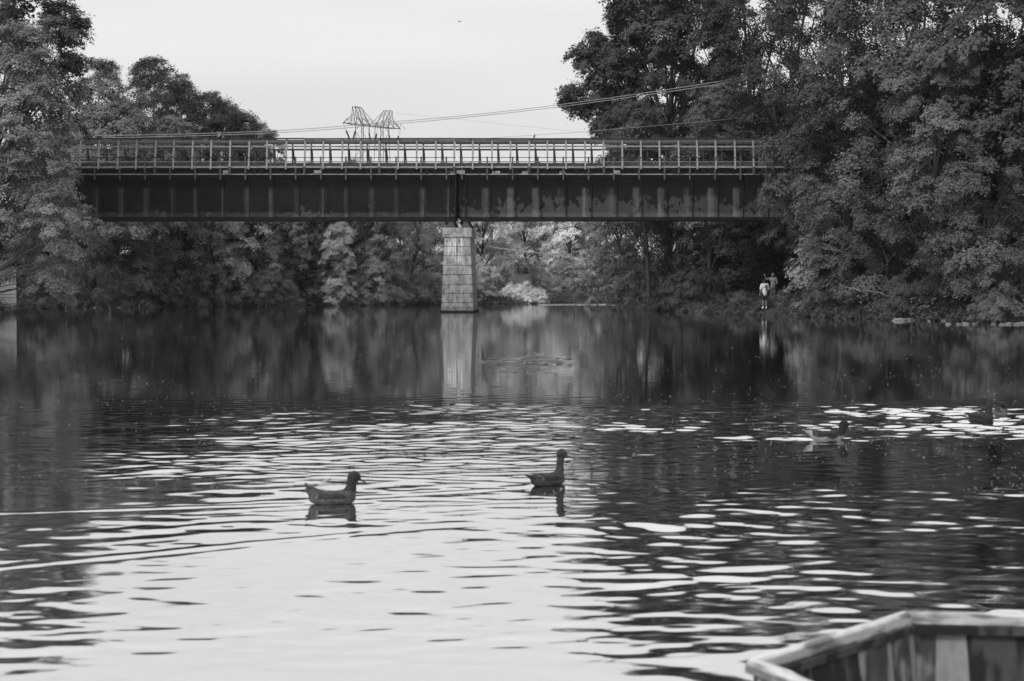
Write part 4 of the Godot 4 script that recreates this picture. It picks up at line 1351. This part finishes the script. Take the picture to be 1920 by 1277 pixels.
func people() -> void:
	var skin := mat(0.13, 0.7)
	# the one who stands at the water's edge with the back to us
	var at := P(1434, 580, 115.2)
	at.y = land(at.x, at.z)
	var p := thing("person", "person in white T-shirt and dark shorts standing at the right water's edge", "person", at, 0.2)
	var fwd := Vector3(0, 0, -1)
	begin()
	var torso := [[Vector3(0, 0.98, 0), Vector3(0, 1.16, 0), 0.135, 0.13], [Vector3(-0.06, 1.34, 0), Vector3(0.06, 1.34, 0), 0.125, 0.125], [Vector3(-0.15, 1.44, -0.01), Vector3(0.15, 1.44, -0.01), 0.065, 0.065]]
	var arms := []
	for s: float in [-1.0, 1.0]:
		arms.append([Vector3(s * 0.19, 1.42, -0.01), Vector3(s * 0.25, 1.14, 0.0), 0.052, 0.042])
		arms.append([Vector3(s * 0.25, 1.14, 0.0), Vector3(s * 0.27 if s < 0 else 0.2, 0.9, -0.06 if s < 0 else -0.14), 0.04, 0.028])
	var legs := []
	for s: float in [-1.0, 1.0]:
		legs.append([Vector3(s * 0.085, 0.95, 0), Vector3(s * 0.095, 0.5, -0.02), 0.088, 0.058])
		legs.append([Vector3(s * 0.095, 0.5, -0.02), Vector3(s * 0.1, 0.09, 0.02), 0.057, 0.036])
		legs.append([Vector3(s * 0.1, 0.06, 0.02), Vector3(s * 0.11, 0.035, -0.14), 0.038, 0.03])
	var neck := [[Vector3(0, 1.46, 0), Vector3(0, 1.57, -0.04), 0.055, 0.052]]
	add_body(torso + arms + legs + neck + head_bones(Vector3(0, 1.63, -0.07), Vector3(0, -0.35, -0.94).normalized()), 0.016, 0.03)
	hand(Vector3(-0.27, 0.9, -0.06), Vector3(-0.03, -1, -0.1).normalized(), Vector3(1, 0, 0), Vector3(0, 0, -1))
	hand(Vector3(0.2, 0.9, -0.14), Vector3(-0.1, -0.9, -0.4).normalized(), Vector3(-1, 0, 0), Vector3(0, 0, -1))
	part(done(), "body", skin, p)
	part(body_mesh([[Vector3(0, 0.9, 0), Vector3(0, 1.16, 0), 0.165, 0.15], [Vector3(-0.07, 1.34, 0), Vector3(0.07, 1.34, 0), 0.14, 0.14], [Vector3(-0.16, 1.44, -0.01), Vector3(0.16, 1.44, -0.01), 0.08, 0.08],
		[Vector3(-0.18, 1.43, -0.01), Vector3(-0.245, 1.2, 0), 0.075, 0.075], [Vector3(0.18, 1.43, -0.01), Vector3(0.245, 1.2, 0), 0.075, 0.075]], 0.016, 0.03), "t_shirt", mat(0.42, 0.9), p)
	begin(); soft_box(Vector3(-0.02, 1.22, 0.146), Vector3(0.1, 1.42, 0.162), 0.006); part(done(), "shirt_print", mat(0.07, 0.9), p)
	part(body_mesh([[Vector3(0, 0.9, 0), Vector3(0, 0.92, 0), 0.15, 0.15], [Vector3(-0.085, 0.9, 0), Vector3(-0.1, 0.58, -0.01), 0.115, 0.095], [Vector3(0.085, 0.9, 0), Vector3(0.1, 0.58, -0.01), 0.115, 0.095]], 0.016, 0.02), "shorts", mat(0.015, 0.9), p)
	part(body_mesh([[Vector3(0, 1.675, -0.045), Vector3(0.084, 0.09, 0.094)], [Vector3(0, 1.61, -0.01), Vector3(0.07, 0.06, 0.05)]], 0.012, 0.02), "hair", mat(0.01, 0.8), p)
	for s: float in [-1.0, 1.0]:
		part(body_mesh([[Vector3(s * 0.1, 0.05, 0.035), Vector3(s * 0.112, 0.04, -0.16), 0.05, 0.042], [Vector3(s * 0.1, 0.05, 0.02), Vector3(s * 0.1, 0.11, 0.02), 0.048, 0.045]], 0.012, 0.02), "shoe", mat(0.4, 0.7), p)
	# the one half hidden in the brush with an arm raised
	at = P(1450, 566, 118.0)
	at.y = EYE - (566 - 528.0) / F * 118.0
	at.y = minf(at.y, land(at.x, at.z) + 0.02)
	var q := thing("person", "person in a pale top half hidden in the brush, one arm raised", "person", at, PI * 0.85)
	var lift := (EYE - (566 - 528.0) / F * 118.0) - at.y
	begin()
	var arms2 := [[Vector3(0.18, 1.42, 0), Vector3(0.42, 1.4, -0.1), 0.052, 0.043], [Vector3(0.42, 1.4, -0.1), Vector3(0.5, 1.62, -0.16), 0.04, 0.028],
		[Vector3(-0.19, 1.42, 0), Vector3(-0.26, 1.15, 0.02), 0.052, 0.042], [Vector3(-0.26, 1.15, 0.02), Vector3(-0.14, 1.02, -0.2), 0.04, 0.028]]
	add_body(torso + arms2 + legs + neck + head_bones(Vector3(0, 1.64, -0.05), Vector3(0, 0, -1)), 0.016, 0.03)
	hand(Vector3(0.5, 1.62, -0.16), Vector3(0.15, 0.95, -0.2).normalized(), Vector3(0, 0, -1), Vector3(-1, 0, 0))
	hand(Vector3(-0.14, 1.02, -0.2), Vector3(0.6, 0.1, -0.75).normalized(), Vector3(0, -1, 0), Vector3(0, 0.6, 0))
	part(done(), "body", mat(0.1, 0.7), q, Vector3(0, lift, 0))
	part(body_mesh([[Vector3(0, 0.94, 0), Vector3(0, 1.16, 0), 0.16, 0.148], [Vector3(-0.07, 1.34, 0), Vector3(0.07, 1.34, 0), 0.14, 0.14], [Vector3(-0.16, 1.44, 0), Vector3(0.16, 1.44, 0), 0.078, 0.078],
		[Vector3(0.18, 1.43, 0), Vector3(0.36, 1.41, -0.07), 0.07, 0.062], [Vector3(-0.18, 1.43, 0), Vector3(-0.25, 1.2, 0.02), 0.07, 0.068]], 0.016, 0.03), "t_shirt", mat(0.12, 0.9), q, Vector3(0, lift, 0))
	part(body_mesh([[Vector3(0, 0.9, 0), Vector3(0, 0.92, 0), 0.15, 0.15], [Vector3(-0.085, 0.9, 0), Vector3(-0.1, 0.55, -0.01), 0.11, 0.09], [Vector3(0.085, 0.9, 0), Vector3(0.1, 0.55, -0.01), 0.11, 0.09]], 0.016, 0.02), "shorts", mat(0.05, 0.9), q, Vector3(0, lift, 0))
	part(body_mesh([[Vector3(0, 1.70, -0.035), Vector3(0.084, 0.075, 0.094)], [Vector3(0, 1.64, 0.02), Vector3(0.072, 0.08, 0.06)]], 0.012, 0.02), "hair", mat(0.12, 0.8), q, Vector3(0, lift, 0))

# ---------------------------------------------------------------- small things of the banks
func rock(sd: int, r: Vector3) -> ArrayMesh:
	var n := FastNoiseLite.new()
	n.seed = sd; n.frequency = 0.8; n.fractal_octaves = 3
	var s := SphereMesh.new()
	s.radial_segments = 18; s.rings = 10
	var a := s.get_mesh_arrays()
	var v: PackedVector3Array = a[Mesh.ARRAY_VERTEX]
	for i in v.size():
		var d := v[i].normalized()
		v[i] = d * r * (1.0 + 0.8 * n.get_noise_3d(d.x * 1.7, d.y * 1.7, d.z * 1.7))
		v[i].y = minf(v[i].y, r.y * (0.8 + 0.5 * n.get_noise_2d(v[i].x * 4.0, v[i].z * 4.0)))
	var st := SurfaceTool.new()
	a[Mesh.ARRAY_VERTEX] = v
	a[Mesh.ARRAY_NORMAL] = null
	a[Mesh.ARRAY_TANGENT] = null
	var m := ArrayMesh.new()
	m.add_surface_from_arrays(Mesh.PRIMITIVE_TRIANGLES, a)
	st.create_from(m, 0)
	st.generate_normals()
	return st.commit()

func bank_things() -> void:
	var list := [[1655, 597.5, 16, 0.45], [1687, 601.5, 26, 0.5], [1708, 600.5, 17, 0.45], [1733, 601, 8, 0.45], [1743, 603, 5, 0.5], [1760, 601, 10, 0.3], [1773, 602, 14, 0.4], [1788, 601, 9, 0.35], [1800, 600.5, 11, 0.35],
		[1812, 600, 9, 0.4], [1779, 608.5, 11, 0.5], [1798, 608.5, 9, 0.4], [1812, 608, 13, 0.45], [1828, 608, 10, 0.3], [1838, 603, 12, 0.4], [1849, 602, 12, 0.42], [1864, 608, 9, 0.3], [1875, 603, 9, 0.42], [1880, 609, 10, 0.45],
		[1893, 608, 13, 0.45], [1908, 608.5, 12, 0.42], [1918, 607, 14, 0.4], [1915, 592, 11, 0.5], [1500, 587.5, 17, 0.28], [1515, 588.5, 14, 0.25], [1481, 588, 9, 0.22]]
	var in_front := 0
	var behind := 0
	for i in list.size():
		var e: Array = list[i]
		var d: float = EYE * F / (e[1] - 528.0)
		var w: float = e[2] / F * d * 0.5
		var order := ["first", "second", "third", "fourth", "fifth", "sixth", "seventh", "eighth", "ninth", "tenth", "eleventh", "twelfth", "thirteenth"]
		var front: bool = e[1] > 605.0
		if front: in_front += 1
		else: behind += 1
		var label := "pale low stone, %s from the left in the %s row along the right waterline" % [order[mini((in_front if front else behind) - 1, 12)], "front" if front else "rear"]
		if i == 0: label = "rounded pale stone lying alone left of the row of stones at the right waterline"
		if i == 1: label = "broad flat pale stone at the left end of the row at the right waterline"
		if i == 22: label = "pale stone higher on the bank at the right edge of the picture"
		if i >= 23: label = ["flat grey stone at the waterline below the sapling", "flat grey stone right of the others below the sapling", "small grey stone left of the others below the sapling"][i - 23]
		var o := part(rock(i + 3, Vector3(w, w * 0.34 + 0.02, w * 0.8)), "stone", grained(e[3] * 0.42, 0.9, M.stone.albedo_texture, Vector3(2, 2, 2)), null, Vector3((e[0] - 960.0) / F * d, 0.02 if e[1] > 595 else 0.05, -d))
		if i == 22: o.position = P(e[0], e[1], 93.0)
		tag(o, label, "stone", "stones along the right waterline")
	# a fallen trunk at the left bank
	var at := Vector3(P(590, 568, 160).x, 0, -161.5)
	var t := thing("fallen_log", "bleached fallen trunk with broken branches at the left waterline", "log", at)
	begin(); tube([Vector3(-1.55, 0.42, 0.2), Vector3(-0.9, 0.3, 0.1), Vector3(-0.2, 0.12, 0), Vector3(0.5, 0.24, 0), Vector3(0.9, 0.26, 0.1)], [0.13, 0.14, 0.12, 0.09, 0.06], 8); part(done(), "trunk", grained(0.42, 0.9, M.stone.albedo_texture, Vector3(1, 3, 3)), t)
	for b: Array in [[Vector3(0.6, 0.2, 0), Vector3(1.1, -0.02, 0.2)], [Vector3(0.7, 0.25, 0), Vector3(1.5, 0.02, 0.1)], [Vector3(1.2, 0.05, 0.1), Vector3(1.55, 0.22, 0.1)], [Vector3(0.0, 0.1, 0), Vector3(1.3, 0.02, 0.3)]]:
		begin(); tube([b[0], b[0].lerp(b[1], 0.5) + Vector3(0, 0.06, 0), b[1]], [0.05, 0.04, 0.015], 6); part(done(), "branch", M.branch, t)
	# a bent stick standing in the water at the left
	var sp := Vector3(P(204, 590, 118).x, 0, -118)
	begin(); tube([Vector3(0.03, -0.3, 0), Vector3(0.05, 0.1, 0), Vector3(0.06, 0.3, 0), Vector3(-0.03, 0.55, 0)], [0.02, 0.02, 0.018, 0.01], 6)
	tag(part(done(), "stick", M.branch, null, sp), "thin bent pale stick standing in the water at the left", "stick")
	# bare brushwood on the right bank
	rng.seed = 88
	for q: Array in [[1600, 556, 106.0, "bare fan of dead twigs in the brush right of the sapling"], [1565, 470, 107.5, "bare arching twigs above the brush near the sapling"], [1640, 548, 104.0, "long bare dead branch lying in the brush at right"]]:
		var c := P(q[0], q[1], q[2])
		var o := thing("dead_branch", q[3], "branch", c)
		begin()
		tube([Vector3(0.9, -0.25, 0), Vector3(0.2, 0.0, 0.1), Vector3(-0.7, 0.12, 0.3)], [0.035, 0.03, 0.012], 6)
		part(done(), "stem", M.branch, o)
		for k in 9:
			begin()
			var a := Vector3(rng.randf_range(-0.6, 0.7), rng.randf_range(-0.1, 0.1), 0.1)
			var b := a + Vector3(rng.randf_range(-1.3, 0.6), rng.randf_range(-0.2, 1.0), rng.randf_range(-0.1, 0.5))
			tube([a, a.lerp(b, 0.5) + Vector3(0, 0.08, 0), b], [0.018, 0.014, 0.006], 5)
			part(done(), "twig", M.branch, o)
	var dp := P(1195, 415, 140.0)
	begin(); tube([dp, P(1160, 420, 141), P(1120, 424, 142), P(1085, 412, 143)], [0.07, 0.05, 0.035, 0.015], 6)
	tag(part(done(), "dead_branch", M.bark), "dark bare limb reaching left just under the right girder", "branch")

# ---------------------------------------------------------------- the boat
func boat_texture(lo: float, hi: float, sd: int, bare: float) -> ImageTexture:
	var w := 256
	var data := PackedByteArray()
	data.resize(w * w)
	var n := FastNoiseLite.new()
	n.seed = sd; n.frequency = 0.015; n.fractal_octaves = 4
	for y in w:
		for x in w:
			var g := n.get_noise_2d(x * 3.2, y * 0.45)
			var b := n.get_noise_2d(x * 0.8 + 400.0, y * 0.5)
			var v := lerpf(lo, hi, smoothstep(-0.15, 0.2, b + bare + g * 0.5)) * (1.0 + 0.35 * g + 0.2 * n.get_noise_2d(x * 6.0, y * 4.0))
			data[y * w + x] = int(clampf(Color(v, v, v).linear_to_srgb().r * 255.0, 3, 255))
	return ImageTexture.create_from_image(Image.create_from_data(w, w, false, Image.FORMAT_L8, data))

func boat() -> void:
	var h := 0.73
	var ax := 0.156
	var yaw := -asin(ax)
	var tip := Vector3(0.80, 0, -6.36)
	var t := thing("wooden_boat", "weathered wooden boat with a blunt bow and pale gunwales at lower right", "boat", tip, yaw)
	# plan of the gunwale: +x runs aft, +z towards us
	var plan := [Vector2(0.0, 0.0), Vector2(0.55, -1.02), Vector2(1.6, -1.06), Vector2(3.4, -1.0), Vector2(4.0, -0.9)]
	var rim := []
	for p: Vector2 in plan: rim.append(Vector3(p.x, h, p.y))
	for i in range(plan.size() - 1, 0, -1): rim.append(Vector3(plan[i].x, h, -plan[i].y))
	var n := rim.size()
	var inset := func(i: int, drop: float, k: float) -> Vector3:
		var p: Vector3 = rim[i]
		var c := Vector3(2.0, 0, 0)
		var o := p + (Vector3(c.x, h, 0) - p) * k
		o.y = h - drop
		return o
	var tex := [boat_texture(0.02, 0.08, 3, -0.05), boat_texture(0.05, 0.2, 5, 0.02), boat_texture(0.014, 0.05, 7, -0.12)]
	var wm := []
	for x: Texture2D in tex:
		var m := mat(1.0, 0.85)
		m.albedo_texture = x
		wm.append(m)
	var gun := mat(1.0, 0.85)
	gun.albedo_texture = boat_texture(0.14, 0.42, 11, 0.05)
	var rail_side := mat(1.0, 0.9)
	rail_side.albedo_texture = boat_texture(0.1, 0.24, 14, 0.0)
	for i in n:
		var j := (i + 1) % n
		# the strakes of each side, outer and inner skin 3 cm apart
		var a: Vector3 = rim[i]
		var b: Vector3 = rim[j]
		var cuts := [0.0, 0.3, 0.6, 1.0] if i == 0 else [0.0, 0.19, 0.58, 1.0] if i == 1 else [0.0, 0.35, 0.7, 1.0]
		for k in 3:
			var s0: float = cuts[k]
			var s1: float = cuts[k + 1]
			begin()
			var o := [a.lerp(b, s0), a.lerp(b, s1)]
			var lo: Array = [(inset.call(i, 0.82, 0.05) as Vector3).lerp(inset.call(j, 0.82, 0.05), s0), (inset.call(i, 0.82, 0.05) as Vector3).lerp(inset.call(j, 0.82, 0.05), s1)]
			var across: Vector3 = (Vector3(2.0, h, 0) - (o[0] + o[1]) * 0.5).normalized() * 0.03
			var gap: Vector3 = (o[1] - o[0]).normalized() * 0.003
			var dn := Vector3(0, -0.028, 0)
			prism([lo[0] + gap, lo[1] - gap, lo[1] - gap + across, lo[0] + gap + across], [o[0] + dn + gap, o[1] + dn - gap, o[1] + dn - gap + across, o[0] + dn + gap + across])
			# the ring runs the other way round on this hull: turn the faces out
			for q in range(0, I.size(), 3):
				var sw := I[q + 1]; I[q + 1] = I[q + 2]; I[q + 2] = sw
			for q in N.size(): N[q] = -N[q]
			for q in V.size(): U.append(Vector2(Vector2(V[q].x, V[q].z).dot(Vector2(b.x - a.x, b.z - a.z).normalized()) * 0.9 + i * 0.37, -V[q].y * 0.9))
			var which := 0
			if i == 0: which = [2, 2, 1][k]
			if i == 1: which = [1, 2, 2][k]
			part(done(false, true), "side_plank", wm[which], t)
		# the gunwale cap on this side, and the dark inside strip that paints in its shadow
		var f := (b - a).normalized()
		var inn := Vector3(-f.z, 0, f.x)
		if inn.dot(Vector3(2, h, 0) - a) < 0.0: inn = -inn
		begin()
		var ex := f * 0.0
		var cap0 := a - inn * 0.022
		var cap1 := b - inn * 0.022
		var in0: Vector3 = inset.call(i, 0.0, 0.0) + inn * 0.028
		var in1: Vector3 = inset.call(j, 0.0, 0.0) + inn * 0.028
		var trim := 0.03
		var rings := []
		for r: Array in [[cap0, in0, 0.0], [cap1, in1, 0.0]]:
			var p: Vector3 = r[0]
			var q: Vector3 = r[1]
			var y0 := Vector3(0, -0.03, 0)
			var y1 := Vector3(0, 0.013, 0)
			var e := (q - p).normalized() * 0.012
			rings.append([p + y0, p + y1 * 0.4, p + y1 + e, q + y1 - e, q + y1 * 0.4, q + y0])
		# many short lengths with a worn, uneven edge
		var steps := 10
		for k in steps:
			for e in 6:
				var e2 := (e + 1) % 6
				var wob := func(s: float, idx: int) -> Vector3:
					var p: Vector3 = (rings[0][idx] as Vector3).lerp(rings[1][idx], s)
					var nn := bumpy.get_noise_2d(p.x * 90.0 + idx * 7.0, p.z * 90.0)
					return p + inn * nn * 0.012 + Vector3(0, nn * 0.006, 0)
				var s0 := float(k) / steps
				var s1 := float(k + 1) / steps
				quad(wob.call(s0, e), wob.call(s0, e2), wob.call(s1, e2), wob.call(s1, e))
		if ((V[1] - V[0]).cross(V[2] - V[0])).dot(V[0] - (cap0 + in1) * 0.5) < 0.0:
			for q in range(0, I.size(), 3):
				var sw := I[q + 1]; I[q + 1] = I[q + 2]; I[q + 2] = sw
			for q in N.size(): N[q] = -N[q]
		for q in V.size(): U.append(Vector2((V[q] - a).dot(inn) * 2.2 + V[q].y * 2.0 + i * 0.3, (V[q] - a).dot(f) * 0.8))
		part(done(false, true), "gunwale", gun, t)
		begin()
		bar(a + inn * 0.036 + Vector3(0, -0.05, 0) + f * 0.03, b + inn * 0.036 + Vector3(0, -0.05, 0) - f * 0.03, 0.02, 0.03)
		for q in V.size(): U.append(Vector2(V[q].x, V[q].z + V[q].y))
		part(done(false, true), "inner_shadow_rail", wm[2], t)
	# ribs against the inside of the far side
	for rx: float in [1.25, 1.9, 2.8]:
		for s: float in [-1.0, 1.0]:
			var z := -1.0 if rx > 0.55 else -0.92
			begin()
			bar(Vector3(rx + 0.02, h - 0.1, s * (absf(z) - 0.055)), Vector3(rx + 0.12, 0.0, s * (absf(z) * 0.8 - 0.06)), 0.06, 0.05)
			for q in V.size(): U.append(Vector2(V[q].x * 2.0, V[q].y))
			part(done(false, true), "rib", wm[2], t)
	# nose block, floor boards and a thwart
	begin(); soft_box(Vector3(0.02, h - 0.14, -0.06), Vector3(0.14, h - 0.036, 0.06), 0.012)
	for q in V.size(): U.append(Vector2(V[q].x * 1.5, V[q].z * 1.5))
	part(done(false, true), "nose_block", gun, t)
	for k in 7:
		begin(); soft_box(Vector3(0.62, -0.04, -0.76 + k * 0.22), Vector3(3.3, -0.012, -0.76 + k * 0.22 + 0.205), 0.004)
		for q in V.size(): U.append(Vector2(V[q].z * 1.5 + k * 0.3, V[q].x * 0.6))
		part(done(false, true), "floor_board", wm[0], t)
	begin(); soft_box(Vector3(2.0, h - 0.3, -0.93), Vector3(2.28, h - 0.26, 0.93), 0.006)
	for q in V.size(): U.append(Vector2(V[q].x * 1.5, V[q].z * 0.6))
	part(done(false, true), "thwart", wm[1], t)

# ---------------------------------------------------------------- sky
func sky_texture() -> ImageTexture:
	var w := 1024
	var h := 512
	var n := FastNoiseLite.new()
	n.seed = 3; n.frequency = 1.3; n.fractal_octaves = 4
	var data := PackedFloat32Array()
	data.resize(w * h * 3)
	for y in h:
		var el := (0.5 - (y + 0.5) / h) * PI
		var s := sin(maxf(el, 0.0))
		var base := 0.52 + 0.7 * s
		for x in w:
			var a := TAU * x / w
			var v := base
			if el > -0.02:
				var c := n.get_noise_3d(cos(a) * 1.2, el * 20.0, sin(a) * 1.2)
				v += 0.08 * c
			else:
				v = 0.3
			var k := (y * w + x) * 3
			data[k] = v; data[k + 1] = v; data[k + 2] = v
	return ImageTexture.create_from_image(Image.create_from_data(w, h, false, Image.FORMAT_RGBF, data.to_byte_array()))

func _ready() -> void:
	var cam := Camera3D.new()
	cam.name = "camera"
	cam.fov = 20.13
	cam.near = 0.5
	cam.far = 4000.0
	cam.position = Vector3(0, EYE, 0)
	cam.rotation.x = -atan((638.5 - 528.0) / F)
	var lens := CameraAttributesPhysical.new()
	lens.frustum_focal_length = 67.6
	lens.frustum_focus_distance = 60.0
	lens.frustum_near = 0.5
	lens.frustum_far = 4000.0
	lens.exposure_aperture = 4.6
	cam.attributes = lens
	add_child(cam)
	cam.make_current()
	var env := Environment.new()
	env.background_mode = Environment.BG_SKY
	env.sky = Sky.new()
	var sm := PanoramaSkyMaterial.new()
	sm.panorama = sky_texture()
	env.sky.sky_material = sm
	env.tonemap_mode = Environment.TONE_MAPPER_LINEAR
	env.tonemap_exposure = 1.35
	env.fog_enabled = true
	env.fog_density = 0.00007
	env.fog_light_color = Color(0.9, 0.9, 0.9)
	env.sdfgi_enabled = true
	env.ssao_enabled = true
	env.ssil_enabled = true
	var we := WorldEnvironment.new()
	we.name = "world_environment"
	we.environment = env
	add_child(we)
	var sun := DirectionalLight3D.new()
	sun.name = "sun"
	sun.light_energy = 0.5
	sun.light_color = Color(1.0, 1.0, 1.0)
	sun.light_angular_distance = 10.0
	sun.shadow_enabled = true
	sun.sky_mode = DirectionalLight3D.SKY_MODE_LIGHT_ONLY
	add_child(sun)
	sun.look_at_from_position(Vector3(-55, 78, 58), Vector3.ZERO)

	bumpy.seed = 2
	bumpy.frequency = 0.12
	bumpy.fractal_octaves = 3
	var clock := Time.get_ticks_msec()
	materials()
	shore()
	ground()
	waves()
	print("water ", Time.get_ticks_msec() - clock)
	bridge()
	piers()
	woods()
	print("woods ", Time.get_ticks_msec() - clock, " clumps ", all_puffs)
	lines()
	people()
	bank_things()
	ducks()
	boat()
	print("all ", Time.get_ticks_msec() - clock)
